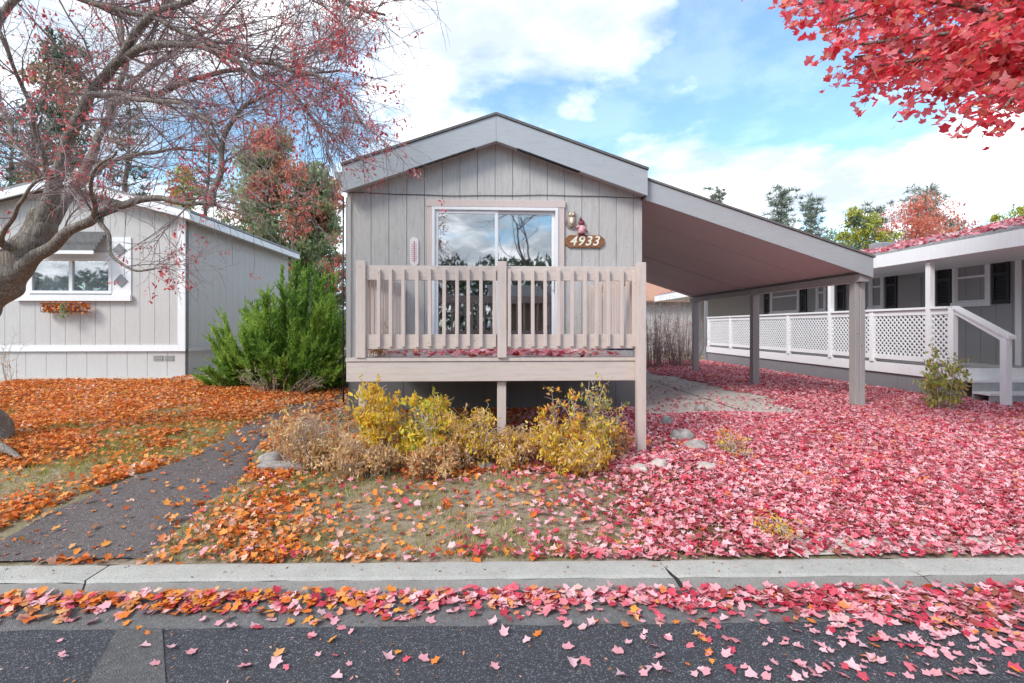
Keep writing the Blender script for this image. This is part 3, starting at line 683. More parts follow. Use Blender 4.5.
mb = MB(); gable_roof(mb, lx0-.2, lx1+.25, lr, zE+.03, zR+.12, LY-.3, 17.2, .05); part('roof', mb, 'shingle_pale', lh)
mb = MB()
for a, b_, za, zb_ in ((lx0-.2,lr-.001,zE-.025,zR+.065),(lr+.001,lx1+.25,zR+.065,zE-.025)):
    mb.prism([(a,LY-.3,za),(b_,LY-.3,zb_),(b_,LY-.3,zb_-.16),(a,LY-.3,za-.16)], (0,.04,0))
mb.box(lx1+.21,lx1+.25,LY-.25,17.1,zE-.19,zE-.04)
part('fascia', mb, 'white', lh)
mb = MB(); mb.prism([(lx1+.0,LY-.25,zE-.16),(lx1+.205,LY-.25,zE-.16),(lx1+.205,LY-.25,zE-.14),(lx1,LY-.25,zE-.14)], (0,6.4,0)); part('soffit', mb, 'lsiding', lh)
# window: panels, casing, sash
w0, w1 = at(19,280,Y=LY).x, at(132,280,Y=LY).x
mb = MB(); mb.box(w0,wl-.0,LY-.035,LY-.014,wz0-.03,wz1+.12); mb.box(wr,w1,LY-.035,LY-.014,wz0-.03,wz1+.95) if False else mb.box(wr,w1,LY-.035,LY-.014,wz0-.03,wz1+.45)
mb.box(wl,wr,LY-.035,LY-.014,wz1,wz1+.12); win = part('window', mb, 'white', lh)
fr = MB(); fr.box(wl,wl+.06,LY-.05,LY+.03,wz0,wz1); fr.box(wr-.06,wr,LY-.05,LY+.03,wz0,wz1); fr.box(wl+.06,wr-.06,LY-.05,LY+.03,wz1-.06,wz1); fr.box(wl+.06,wr-.06,LY-.05,LY+.03,wz0,wz0+.06)
mx = (wl+wr)/2; fr.box(mx-.035,mx+.035,LY-.045,LY+.03,wz0+.06,wz1-.06); part('frame', fr, 'vinyl', win)
part('pane', MB().box(wl+.06,wr-.06,LY-.012,LY-.006,wz0+.06,wz1-.06), 'glassr', win)
part('sill', MB().box(w0-.02,w1+.03,LY-.10,LY-.0355,wz0-.16,wz0-.031), 'white', win)
bl = MB(); z = wz0+.06
while z < wz1-.08: bl.box(wl+.06,wr-.06,LY+.034,LY+.055,z,z+.024); z += .03
part('blind', bl, 'curtain', win)
aw = MB(); ax0, ax1 = at(38,250,Y=LY).x, at(108,250,Y=LY).x
for i in range(6):
    f = i/6; aw.box(ax0,ax1,LY-.42+f*.4,LY-.42+(i+1)/6*.4-.002,wz1+.06+f*.5,wz1+.09+f*.5+.05)
part('awning', aw, 'shingle', win)
part('awning_edge', MB().box(ax0-.03,ax1+.03,LY-.445,LY-.424,wz1+.03,wz1+.10), 'white', win)
for (dx_, dy_) in ((121,250),(122.5,281)):
    q = at(dx_,dy_,Y=LY); s = .14; pts = [(q.x-s,LY-.036,q.z),(q.x,LY-.036,q.z-s),(q.x+s,LY-.036,q.z),(q.x,LY-.036,q.z+s)]
    part('diamond_ornament', MB().prism(pts,(0,-.02,0)), 'skirtgray', lh)
# foundation vents
for px_ in (158,169): 
    q = at(px_,358,Y=LY); m_ = MB()
    for i in range(4): m_.box(q.x-.1,q.x+.1,LY-.012,LY+.006,q.z-.05+i*.03,q.z-.035+i*.03)
    part('foundation_vent', m_, 'graypost', lh)
# window box with dry orange leaves
wb = thing('window_box', 'wire window box full of dry orange leaves under the neighbor window', 'planter', (at(72,313,Y=LY).x,LY-.15,at(72,314,Y=LY).z))
x0, x1 = at(49,305,Y=LY).x, at(95,305,Y=LY).x; z0, z1 = at(72,313,Y=LY).z, at(72,304,Y=LY).z
mb = MB()
for i in range(13):
    x = x0+(x1-x0)*i/12; mb.tube([(x,LY-.1,z1),(x,LY-.22,z1),(x,LY-.2,z0+.02),(x,LY-.1,z0)], .005, 4)
for y_, z_ in ((LY-.22,z1),(LY-.2,z0+.02)): mb.tube([(x0,y_,z_),(x1,y_,z_)], .007, 5)
part('wire_basket', mb, 'blackpipe', wb)
P = np.c_[RNG.uniform(x0,x1,420), RNG.uniform(LY-.21,LY-.1,420), RNG.uniform(z0,z1+.03,420)]; wild_leaves('dry_leaves', P, RNG.uniform(.04,.08,420), 'l_orange', wb)
P = np.c_[RNG.normal((x0+x1)/2,.04,60), RNG.uniform(LY-.26,LY-.2,60), RNG.uniform(z0-.1,z1,60)]; wild_leaves('ivy_sprig', P, RNG.uniform(.04,.07,60), 'l_green', wb)

# =================================================================== RIGHT NEIGHBOUR
RX = 8.0; WX = 9.8; RY0, RY1 = 8.0, 23.0; FZ = .89
rh = thing('right_neighbor_home', 'dark gray neighboring home with black shutters and leaf strewn roof', 'house', (12,13,.38))
def xw(px, X): return at(px, 300, X=X).y
def zx(px, py, X): return at(px, py, X=X).z
wins = []
zA0, zA1 = zx(973,305,WX), zx(973,249,WX)
def yy2(p0, p1): a, b = xw(p0,WX), xw(p1,WX); return (min(a,b), max(a,b))
WN = [yy2(954,992), yy2(870,885), yy2(771,800), yy2(817,827)]
opens = [(a+.07,b-.07,zA0+.08,zA1-.06) for a,b in WN]
b, k = siding('y', WX, -1, 4.0, RY1, .35, 2.95, opens, step=.305)
part('wall', b, 'rsiding', rh); part('wall_backing', k, 'groove', rh)
mb = MB(); mb.box(WX+.01,14.3,RY1-.1,RY1,.3,3.2); mb.box(WX+.01,14.3,4,4.1,.3,3.2); mb.box(14.2,14.3,4.11,RY1-.11,.3,3.2); part('end_walls', mb, 'lsiding', rh)
def rwin(a, b_, shutters=True, kinds=(1,1)):
    m_ = MB(); x0, x1 = WX-.045, WX-.014; cw = .075
    m_.box(x0,x1,a,a+cw,zA0,zA1); m_.box(x0,x1,b_-cw,b_,zA0,zA1); m_.box(x0,x1,a+cw,b_-cw,zA1-cw,zA1); m_.box(x0-.02,x1,a-.02,b_+.02,zA0-.03,zA0+.06)
    w_ = part('window', m_, 'white', rh)
    s = MB(); zm = (zA0+zA1)/2-.02; aa, bb = a+cw+.002, b_-cw-.002; z0, z1 = zA0+.065, zA1-cw-.002
    s.box(WX-.035,WX+.02,aa,aa+.035,z0,z1); s.box(WX-.035,WX+.02,bb-.035,bb,z0,z1); s.box(WX-.035,WX+.02,aa+.035,bb-.035,z1-.035,z1); s.box(WX-.035,WX+.02,aa+.035,bb-.035,z0,z0+.035); s.box(WX-.04,WX+.02,aa+.035,bb-.035,zm,zm+.045)
    part('sash', s, 'vinyl', w_)
    part('pane', MB().box(WX+.0,WX+.005,aa+.03,bb-.03,z0+.03,z1-.03), 'glassr', w_)
    bl = MB(); z = z0+.04
    while z < z1-.04: bl.box(WX+.03,WX+.045,aa+.03,bb-.03,z,z+.02); z += .03
    part('blind', bl, 'curtain', w_)
def shutter(a, b_):
    m_ = MB(); x0, x1 = WX-.045, WX-.015; z0, z1 = zA0-.0, zA1+.0
    m_.box(x0,x1,a,a+.05,z0,z1); m_.box(x0,x1,b_-.05,b_,z0,z1); m_.box(x0,x1,a+.05,b_-.05,z0,z0+.06); m_.box(x0,x1,a+.05,b_-.05,z1-.06,z1); m_.box(x0,x1,a+.05,b_-.05,(z0+z1)/2-.03,(z0+z1)/2+.03)
    z = z0+.07
    while z < z1-.08: m_.prism([(x0+.004,a+.05,z),(x0+.02,a+.05,z+.03),(x0+.026,a+.05,z+.03),(x0+.01,a+.05,z)],(0,b_-a-.1,0)); z += .035
    part('shutter', m_, 'black', rh)
for a, b_ in WN: rwin(a, b_)
for p0, p1 in ((938,952.5),(993.5,1011),(887,898),(765,770.5),(801,807.5),(838,846)): shutter(*yy2(p0,p1))
# door further along
a, b_ = yy2(900,922); mb = MB(); mb.box(WX-.03,WX-.014,a,b_,FZ+.02,2.75); part('door', mb, 'rsiding', rh)
mb = MB(); a, b_ = yy2(1017,1023); mb.box(WX-.04,WX-.014,a,b_,FZ,2.85); part('corner_trim', mb, 'white', rh)
# roof
ez0, ez1 = zx(1000,237,RX), zx(1000,228,RX)+.1; ez0, ez1 = 2.80, 3.05
EX = RX-.12; mb = MB()
RGX, RGZ = 11.6, ez1+ (11.6-EX)*.235
for (a, za, b_, zb_) in ((EX, ez1+.0, RGX, RGZ),(RGX,RGZ,15.2,ez1)):
    mb.prism([(a,3.6,za),(b_,3.6,zb_),(b_,3.6,zb_+.04),(a,3.6,za+.04)], (0,RY1+.3-3.6,0))
roof_r = part('roof', mb, 'shingle_pale', rh)
mb = MB(); mb.box(EX-.02,EX+.02,3.55,RY1+.3,ez0,ez1-.004); part('fascia', mb, 'white', rh)
mb = MB(); mb.box(EX+.025,WX-.014,3.6,RY1+.25,ez0+.03,ez0+.05); part('porch_ceiling', mb, 'white', rh)
# gable end toward the street and vent stacks
mb = MB(); mb.prism([(EX+.1,RY1-.05,ez1-.01),(RGX,RY1-.05,RGZ-.02),(15.0,RY1-.05,ez1-.01)], (0,.1,0)); part('gable_end', mb, 'lsiding', rh)
for yv in (12.5, 17.0):
    mb = MB(); x = 10.2; z = ez1+(x-EX)*.235; mb.box(x-.2,x+.2,yv-.2,yv+.2,z-.05,z+.18); part('roof_vent', mb, 'skirtgray', rh, bevel=.03)
N = 9000; X_ = EX + (RGX-EX)*RNG.random(N); Y_ = RNG.uniform(4,RY1,N); kk = vnoise(X_*1.2,Y_,1.1,61) > .42; X_ = X_[kk]; Y_ = Y_[kk]; N = len(X_)
P = np.c_[X_, Y_, ez1+(X_-EX)*.235+.045+RNG.random(N)*.03]; o = flat_leaves('roof_leaf_litter', P, RNG.uniform(.07,.11,N), 'l_pink', None); tag(o, 'pink and red maple leaves strewn over the right neighbor roof', 'fallen leaves', kind='stuff')
# porch
po = thing('neighbor_porch', 'long covered porch with white lattice railing along the gray home', 'porch', (RX,13,.38))
YN = at(953,300,X=RX).y; YF = at(707,300,X=RX).y
part('floor', MB().box(RX+.02,WX-.02,YN,YF,FZ-.04,FZ), 'steps', po)
part('rim_board', MB().box(RX-.02,RX+.018,YN-.02,YF,FZ-.20,FZ+.0), 'white', po)
part('end_rim_board', MB().box(RX+.02,WX-.02,YN-.02,YN-.001,FZ-.20,FZ), 'white', po)
b, k = siding('y', RX+.03, -1, YN, YF, .25, FZ-.205, step=1.2); part('skirting', b, 'skirtgray', po); part('skirting_backing', k, 'groove', po)
b, k = siding('x', YN+.03, -1, RX+.04, WX-.02, .25, FZ-.205, step=1.2); part('skirting', b, 'skirtgray', po)
RZ = at(953,306,X=RX).z; RB = FZ+.10
posts_px = [709,731,755,789,831,873,930,953]; py_ = [at(p,300,X=RX).y for p in posts_px]
for i, (p, y) in enumerate(zip(posts_px, py_)):
    tall = p in (755,831,930); 
    part('post', MB().box(RX-.045,RX+.045,y-.05,y+.05,FZ+.001,ez0+.028 if tall else RZ-.04), 'white', po, bevel=.004)
for a, b_ in zip(py_[:-1], py_[1:]):
    a, b_ = b_, a; a += .052; b_ -= .052
    part('rail_board', MB().box(RX-.06,RX+.06,a-.05 if 0 else a,b_,RZ-.04,RZ+.0), 'white', po)
    part('rail_board', MB().box(RX-.02,RX+.02,a,b_,RZ-.14,RZ-.042), 'white', po)
    part('rail_board', MB().box(RX-.02,RX+.02,a,b_,RB-.03,RB+.06), 'white', po)
    z0, z1 = RB+.062, RZ-.142; m_ = MB(); H = z1-z0; W = b_-a; s = .072; w = .021
    for sgn, dx in ((1,-.004),(-1,.004)):
        cc = -H
        while cc < W:
            # line y = a + cc + t, z = z0 + t (sgn 1)
            t0 = max(0, -cc); t1 = min(H, W-cc)
            if t1-t0 > .02:
                p0 = (a+cc+t0, z0+t0); p1 = (a+cc+t1, z0+t1)
                if sgn < 0: p0 = (p0[0], z0+z1-p0[1]); p1 = (p1[0], z0+z1-p1[1])
                dz_ = w*.7*sgn
                m_.prism([(RX+dx,p0[0]-w*.5,p0[1]+dz_*.5),(RX+dx,p0[0]+w*.5,p0[1]-dz_*.5),(RX+dx,p1[0]+w*.5,p1[1]-dz_*.5),(RX+dx,p1[0]-w*.5,p1[1]+dz_*.5)],(.006*(1 if sgn<0 else -1),0,0))
            cc += s*1.414
    part('lattice_panel', m_, 'white', po)
for y in py_[:-1]: part('post_cap', MB().box(RX-.065,RX+.065,y-.051,y+.051,RZ-.04,RZ+.002), 'white', po) if y not in (py_[2],py_[4],py_[6]) else None
# steps down to the street side
for i in range(3):
    z = FZ-.18*(i+1)+.0; ya = YN-.02-.28*(i+1); gg = .3
    part('step_tread', MB().box(RX+.05,WX-.3,ya-.02,ya+.28,z-.035,z), 'white', po)
    part('step_riser', MB().box(RX+.06,WX-.31,ya+.0,ya+.02,gg,z-.037), 'steps', po)
q = at(1006,336,X=RX); yn = q.y; zn = q.z
part('newel_post', MB().box(RX-.05,RX+.05,yn-.05,yn+.05,.28,zn-.05), 'white', po, bevel=.004)
v0 = Vector((RX-.06,py_[-1]-.05,RZ-.0)); v1 = Vector((RX-.06,yn-.1,zn-.0))
part('stair_rail', MB().prism([v0,v1,v1-Vector((0,0,.05)),v0-Vector((0,0,.05))],(.12,0,0)), 'white', po)
part('stair_rail', MB().prism([v0-Vector((-.04,0,.052)),v1-Vector((-.04,-.04,.052)),v1-Vector((-.04,-.04,.14)),v0-Vector((-.04,0,.14))],(.04,0,0)), 'white', po)
part('downspout', MB().box(RX-.04,RX+.06,YF+.05,YF+.15,.4,ez0), 'skirtgray', po)

# =================================================================== FAR BUILDING behind the carport
fb = thing('distant_home', 'distant white home with orange brown roof seen under the carport', 'house', (8,26,.4))
b, k = siding('x', 26, -1, 4, 11.3, .35, 3.0, step=.6); part('wall', b, 'lsiding', fb); part('wall_backing', k, 'groove', fb)
M['orangeroof'] = shingle('orange_brown_shingles', (.42,.22,.15))
mb = MB(); mb.prism([(3.6,25.5,2.9),(11.6,25.5,2.9),(11.6,28.5,4.1),(3.6,28.5,4.1)],(0,0,.08)); part('roof', mb, 'orangeroof', fb)
part('window', MB().box(7.2,8.3,25.95,25.985,1.6,2.6), 'black', fb)
# =================================================================== trees
def grow_tube(mb, start, d, length, r0, r1, seg=5, wig=.25, sag=0, n=4):
    p = Vector(start); d = Vector(d).normalized(); pts = [p.copy()]; rs = [r0]; st = length/seg
    for i in range(seg):
        d = (d + Vector((random.gauss(0,wig),random.gauss(0,wig),random.gauss(0,wig)-sag))).normalized()
        p = p + d*st; pts.append(p.copy()); rs.append(r0+(r1-r0)*(i+1)/seg)
    mb.tube(pts, rs, n, cap=False); return pts, rs, d
def spline(pts, k=5):
    P = [Vector(p) for p in pts]; out = []
    for i in range(len(P)-1):
        p0 = P[max(i-1,0)]; p1 = P[i]; p2 = P[i+1]; p3 = P[min(i+2,len(P)-1)]
        for j in range(k):
            t = j/k; out.append(.5*((2*p1)+(p2-p0)*t+(2*p0-5*p1+4*p2-p3)*t*t+(3*p1-p0-3*p2+p3)*t*t*t))
    return out+[P[-1]]
# ---- big bare crabapple on the left
tb = at(-22, 438, Y=5.5); tb.z = gzf(tb.x, tb.y)
tree = thing('crabapple_tree', 'large nearly bare tree with red fruit and twisting limbs at left', 'tree', tb)
T = lambda px, py, D: at(px, py, D=D)
trunk_pts = spline([T(-26,470,5.5), T(-28,430,5.5), T(-44,380,5.5), T(-30,320,5.5), T(8,276,5.5), T(34,240,5.55), T(46,212,5.6)], 6)
n_ = len(trunk_pts); rs = [.42 if i < 2 else (.42-.19*min(1,(i-2)/9) if i < 11 else .23-.05*(i-11)/(n_-11)-.06*max(0,(i-n_+8)/8)) for i in range(n_)]
trunk_pts = spline(trunk_pts, 3); rs = list(np.interp(np.linspace(0,1,len(trunk_pts)), np.linspace(0,1,n_), rs)); rs = [r_*.86 for r_ in rs]; tm = MB(); tm.tube(trunk_pts, rs, 28)
tm.v = [tuple(Vector(p_)+(Vector((mnoise.noise(Vector(p_)*5),mnoise.noise(Vector(p_)*5+Vector((7,0,0))),0))*.05)) for p_ in tm.v]
for s_ in ((14,455),(40,468)):       # surface roots
    e = atg(*s_); a = Vector((tb.x+.15,tb.y-.1,tb.z+.12)); m_ = a.lerp(e,.5); m_.z += .02; tm.tube([a, m_, e-Vector((0,0,.05))], [.08,.03,.01], 8)
limbs = [
 ([(40,232,5.55),(55,190,5.5),(68,140,5.4),(90,95,5.3),(118,64,5.2),(150,48,5.1),(190,45,5.0),(232,60,4.9),(262,85,4.8)], .10),
 ([(46,225,5.6),(74,190,5.8),(95,150,6.0),(112,100,6.2),(125,55,6.3),(112,0,6.3),(100,-60,6.2)], .085),
 ([(18,272,5.5),(50,245,5.3),(96,218,5.1),(140,203,5.0),(180,200,4.95),(212,206,4.9)], .085),
 ([(212,206,4.9),(216,180,4.9),(226,142,4.95),(244,112,5.0),(268,92,5.1),(300,75,5.2),(340,70,5.2)], .045),
 ([(40,240,5.5),(18,245,5.4),(-4,235,5.2),(-24,200,5.0),(-40,140,4.8)], .07),
 ([(108,110,6.2),(140,75,6.1),(180,45,6.0),(215,25,5.9),(245,-8,5.8)], .045),
 ([(-30,60,5.0),(20,0,5.0),(60,-5,5.0),(110,8,5.0),(160,24,5.0),(225,50,4.9),(290,68,4.8),(335,90,4.7),(362,125,4.7)], .05),
 ([(55,185,5.5),(40,150,5.2),(28,100,5.0),(8,50,4.8),(-20,0,4.7)], .04),
 ([(62,160,5.45),(30,160,5.9),(5,120,6.4),(-10,70,6.8)], .045),
 ([(74,190,5.8),(110,165,6.4),(160,150,7.0),(210,150,7.4)], .05),
 ([(112,100,6.2),(150,95,5.8),(190,80,5.5),(240,72,5.2),(290,92,5.0),(320,130,4.9)], .05),
 ([(118,64,5.2),(150,20,5.0),(200,-10,4.9),(260,-20,4.8),(310,-10,4.8),(350,5,4.7),(385,18,4.7)], .05),
 ([(90,95,5.3),(130,95,4.9),(180,105,4.6),(220,125,4.4)], .04),
 ([(125,55,6.3),(160,10,6.5),(220,-30,6.6),(280,-20,6.6),(340,20,6.5)], .05),
 ([(96,218,5.1),(92,200,4.7),(95,175,4.4),(120,150,4.2)], .03),
 ([(100,218,5.1),(108,236,4.9),(112,258,4.8),(130,268,4.7),(155,268,4.7)], .028),
 ([(0,240,5.2),(15,215,4.9),(30,190,4.6),(60,170,4.4)], .03),
]
tw = MB(); tips = []
for pts, r in limbs:
    sp = spline([T(*p) for p in pts], 6)
    sp = [p + Vector((mnoise.noise(p*3), mnoise.noise(p*3+Vector((5,0,0))), mnoise.noise(p*3+Vector((0,9,0)))))*.05*min(1,i/3) for i, p in enumerate(sp)]
    m_ = len(sp); r *= .66; rr_ = [r*(1-.80*i/m_) + .004 + (.045*math.exp(-i/3.5) if r > .045 else .012*math.exp(-i/2)) for i in range(m_)]
    tm.tube(sp, rr_, 10 if r > .06 else 7)
    # secondary
    L_ = sum((sp[i+1]-sp[i]).length for i in range(m_-1)); cnt = int(L_/.12)
    for _ in range(cnt):
        f = random.uniform(.12, 1)**.8; i = min(m_-2, int(f*m_)); p = sp[i]; ax = (sp[i+1]-sp[i]).normalized()
        d = (ax*.75 + Vector((random.gauss(0,.55),random.gauss(0,.5),random.gauss(.22,.45)))).normalized()
        low = p.z < 3.1; ln = random.uniform(.6,1.35)*(1.0 if not low else .45)
        if low and random.random() < .5: continue
        if p.y < 3.9: d.y = abs(d.y)
        uu = pix(p.x,p.y,p.z)[0]
        if uu > 405: continue
        if uu > 300: ln *= .6; d.x -= .3
        pp_, r2, dd = grow_tube(tw, p, d, ln, min(rr_[i]*.4,.013), .003, 6, .11, .03, 4)
        for q in range(1, 7):
            for _k in range(2 if random.random() < .75 else 1):
                a_ = pp_[q]; d3 = ((pp_[q]-pp_[q-1]).normalized()*1.0 + Vector((random.gauss(0,.5),random.gauss(0,.5),random.gauss(0,.5)))).normalized()
                p3, r3, dd3 = grow_tube(tw, a_, d3, random.uniform(.2,.6), .0034, .0015, 4, .14, .05, 3)
                tips.append(p3[-1])
                for w_ in (1,2,3,4):
                    if random.random() < .65:
                        d4 = ((p3[w_]-p3[w_-1]).normalized()*.9 + Vector((random.gauss(0,.5),random.gauss(0,.5),random.gauss(-.1,.5)))).normalized()
                        p4, _, _ = grow_tube(tw, p3[w_], d4, random.uniform(.06,.22), .0020, .0012, 2, .2, .06, 3); tips.append(p4[-1])
part('trunk', tm, 'bark', tree, True); part('twigs', tw, 'twig', tree)
tips = np.array([tuple(t) for t in tips])
dens = vnoise(tips[:,0]*2.2+tips[:,1]*1.3, tips[:,2]*2.2, 1, 3)
sel = tips[(RNG.random(len(tips)) < np.clip((dens-.42)*1.8, .02, .75))]
sel = sel[RNG.random(len(sel)) < .48]; P = np.repeat(sel, 7, 0) + RNG.normal(0,.032,(len(sel)*7,3))
wild_leaves('fruit_and_leaf_clusters', P, RNG.uniform(.02,.055,len(P)), 'berry', tree, tmpl=OVAL, tf=OVAL_F, curl=1.2)
# ---- red maple, top right: trunk stands out of frame to the right
mp = Vector((6.6,4.4,gzf(6.6,4.4)))
maple = thing('red_maple', 'scarlet leaved maple branches reaching in over the upper right sky', 'tree', mp)
mt = MB(); top = mp+Vector((-.1,.1,3.0)); mt.tube(spline([mp-Vector((0,0,.1)), mp+Vector((.05,0,1.2)), mp+Vector((-.05,.05,2.2)), top],4), [.26,.22,.2,.19,.19,.18,.18,.18,.17,.17,.16,.16,.15], 14)
ends = []
for (px_, py_2, D) in [(770,-5,3.9),(775,25,3.8),(800,50,3.7),(828,72,3.7),(820,40,4.2),(850,95,3.6),(870,60,4.2),(868,100,3.8),(895,85,4.0),(905,40,4.4),(925,100,3.6),(920,75,4.6),(948,50,4.0),(955,105,3.9),(985,142,3.3),(950,140,3.4),(985,90,4.2),(1010,125,3.5),(1020,100,3.9),(1000,50,4.6),(840,10,4.6),(890,5,4.8),(940,5,5.0),(1010,10,4.8),(1050,60,4.0),(1060,110,3.6),(1080,0,4.6),(800,10,4.1),(850,45,3.8),(990,20,3.5),(960,75,3.4),(1030,60,3.3),(905,118,3.5),(835,85,3.9)]:
    ends.append(at(px_+20, py_2*.88-18, D=D*1.22))
for _ in range(34):
    a_ = random.uniform(0,6.28); r_ = random.uniform(.5,3.0); e = Vector((mp.x+r_*math.cos(a_), mp.y+r_*math.sin(a_), random.uniform(3.6,7.5)-.2*r_))
    uu, vv = pix(e.x,e.y,e.z)
    if e.y > .5 and uu < 1130 and vv > -90: continue
    if e.x < 4.6: continue
    ends.append(e)
LP = []
for e in ends:
    s_ = top+Vector((0,0,random.uniform(-.4,1.6))); mid_ = s_.lerp(e,.5)+Vector((random.uniform(-.2,.2),random.uniform(-.2,.2),.45))
    sp = spline([s_, mid_, e], 8); mt.tube(sp, [.045*(1-.9*i/len(sp))+.003 for i in range(len(sp))], 6, cap=False)
    for i in range(9, len(sp)):
        for _k in range(3):
            d = Vector((random.gauss(0,1),random.gauss(0,1),random.gauss(-.1,.45)))
            q, _, _ = grow_tube(mt, sp[i], d, random.uniform(.18,.42), .004, .002, 4, .25, .08, 3)
            for z in q[1:]:
                for _m in range(3 if random.random()<.6 else 2): LP.append(tuple(z+Vector((random.gauss(0,.06),random.gauss(0,.06),random.gauss(-.02,.05)))))
part('trunk', mt, 'bark', maple, True)
LP = np.array(LP); LP = LP[(LP[:,1] > 1.2)]; N = len(LP)
scatter('crown', LP, RNG.random(N)*6.28, RNG.normal(.35,.5,N), RNG.normal(0,.5,N), RNG.uniform(.06,.105,N), RNG.random(N), 'l_maple', maple, curl=.6)
print('maple leaves', N)
# ---- background trees
def crown_tree(name, label, px, Y, w, h_top, z0, mat, n=2600, leaf=.16, shape='oval', group=None, mat2=None, f2=.3, gaps=.5, bark='pinebark', x=None):
    p = at(px, 300, Y=Y); X = p.x if x is None else x; g = gzf(X, Y)
    t = thing(name, label, 'tree', (X,Y,g), group)
    H = h_top-g; tb_ = MB()
    tp = [(X+.1*math.sin(i), Y+.1*math.cos(i*2), g-.1+(H*.97)*i/8) for i in range(9)]; tb_.tube(tp, [max(.02, H*.018*(1-i/8.6)) for i in range(9)], 7)
    C, Cr = [], []
    nb = {'oval':34,'cone':60,'pine':44}[shape]
    for i in range(nb):
        f = (i+.5)/nb; z = z0 + (h_top-z0)*f
        if shape == 'oval': rad = w*math.sqrt(max(.05,1-(2*f-1)**2))
        elif shape == 'cone': rad = w*(1-f)**.6+.12
        else: rad = w*(1-f*.5)*random.uniform(.35,1)
        a_ = i*2.4+random.uniform(-.4,.4); r_ = rad*random.uniform(.5,.95)
        e = Vector((X+r_*math.cos(a_), Y+r_*math.sin(a_), z+random.uniform(-.1,.1)*w))
        s_ = Vector((X,Y,max(g+.4,z-r_*.35))); tb_.tube([s_, s_.lerp(e,.5)+Vector((0,0,.04)), e],[.03*w**.5,.02,.008],4,cap=False)
        for k_ in range(3):
            c_ = s_.lerp(e, .45+.27*k_)+Vector((random.gauss(0,.12*w),random.gauss(0,.12*w),random.gauss(0,.06*w))); C.append(tuple(c_)); Cr.append(w*random.uniform(.14,.3)*(1 if shape != 'pine' else .8))
    C = np.array(C); Cr = np.array(Cr); idx = RNG.integers(0,len(C),n); d = RNG.normal(size=(n,3)); d /= np.linalg.norm(d,axis=1,keepdims=True)
    flat = .55 if shape == 'pine' else .8
    P_ = C[idx]+d*(Cr[idx]*RNG.random(n)**.45)[:,None]*np.array([1,1,flat])
    part('trunk', tb_, bark, t, True)
    if mat2:
        nz = vnoise(P_[:,0]*1.1, P_[:,2]*1.1, 1, 5)+RNG.normal(0,.12,n); s2 = nz > 1-f2-.15
        wild_leaves('crown', P_[~s2], RNG.uniform(.7,1.3,(~s2).sum())*leaf, mat, t, tmpl=OVAL, tf=OVAL_F); wild_leaves('colored_foliage', P_[s2], RNG.uniform(.7,1.3,s2.sum())*leaf, mat2, t, tmpl=OVAL, tf=OVAL_F)
    elif shape == 'pine':
        D_ = d+np.array([0,0,.4]); scatter('crown', P_, None, None, None, RNG.uniform(.7,1.4,n)*leaf*1.8, RNG.random(n), mat, t, tmpl=NEEDLE*np.array([1.6,1,1]), tf=NEEDLE_F, curl=0, D=D_)
    else: wild_leaves('crown', P_, RNG.uniform(.7,1.3,n)*leaf, mat, t, tmpl=OVAL, tf=OVAL_F)
    return t
def zpx(py, Y): return 1.6+(PY-py)*Y/500
crown_tree('conifer_tree','tall dark conifer laced with red leaves behind the green juniper', 268, 20, 2.2, zpx(138,20), 1.5, 'l_green', 24000, .17, 'cone', mat2='l_redtree', f2=.12)
crown_tree('conifer_tree','dense green conifer with rusty top touching the left edge of the main roof', 318, 21, 2.0, zpx(172,21), 1.2, 'l_green', 22000, .17, 'cone', mat2='l_redtree', f2=.15)
crown_tree('leafy_tree','thin rust red tree between the two dark conifers', 296, 18.5, 1.0, zpx(165,18.5), zpx(240,18.5), 'l_redtree', 900, .13, 'oval')
crown_tree('conifer_tree','brown and olive conifer standing behind the leaning crabapple limbs', 62, 19, 2.0, zpx(52,19), 3.0, 'l_brown', 12000, .15, 'cone', mat2='l_conifer', f2=.5)
crown_tree('conifer_tree','gray green pine rising behind the left neighbor roof ridge', 128, 24, 1.9, zpx(85,24), 4, 'l_conifer', 3800, .16, 'pine')
crown_tree('leafy_tree','small round olive yellow tree just above the left neighbor roof', 182, 19, .75, zpx(174,19), zpx(212,19), 'l_arbor', 1500, .12, 'oval', mat2='l_orange', f2=.35)
crown_tree('conifer_tree','slender gray green pine behind the vertical limb end', 208, 26, 1.5, zpx(120,26), 4, 'l_conifer', 2200, .16, 'pine')
crown_tree('conifer_tree','dull green pine at the far left behind the neighbor home', 10, 22, 2.3, zpx(120,22), 3, 'l_conifer', 3600, .16, 'pine')
far = 48
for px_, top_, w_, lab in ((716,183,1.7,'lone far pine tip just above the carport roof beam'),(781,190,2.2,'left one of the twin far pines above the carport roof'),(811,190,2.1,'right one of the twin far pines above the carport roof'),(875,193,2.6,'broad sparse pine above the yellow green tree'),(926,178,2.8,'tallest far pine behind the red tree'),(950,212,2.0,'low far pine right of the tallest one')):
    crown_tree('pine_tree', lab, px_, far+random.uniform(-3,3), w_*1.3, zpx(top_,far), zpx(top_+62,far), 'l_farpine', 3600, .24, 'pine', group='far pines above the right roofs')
crown_tree('leafy_tree','rounded yellow green tree between carport edge and neighbor roof', 860, 33, 2.3, zpx(208,33), 3, 'l_arbor', 11000, .2, 'oval', mat2='l_conifer', f2=.2)
crown_tree('leafy_tree','wide rust red tree behind the neighbor roof', 916, 36, 3.8, zpx(202,36), 3, 'l_redtree', 11000, .22, 'oval')
crown_tree('leafy_tree','smaller dusky red tree behind the middle of the neighbor roof', 962, 40, 2.2, zpx(214,40), 3, 'l_redtree', 2600, .22, 'oval')
crown_tree('conifer_tree','small pointed green treetop above the neighbor roof', 996, 30, 1.2, zpx(209,30), 4, 'l_arbor', 1800, .18, 'cone')
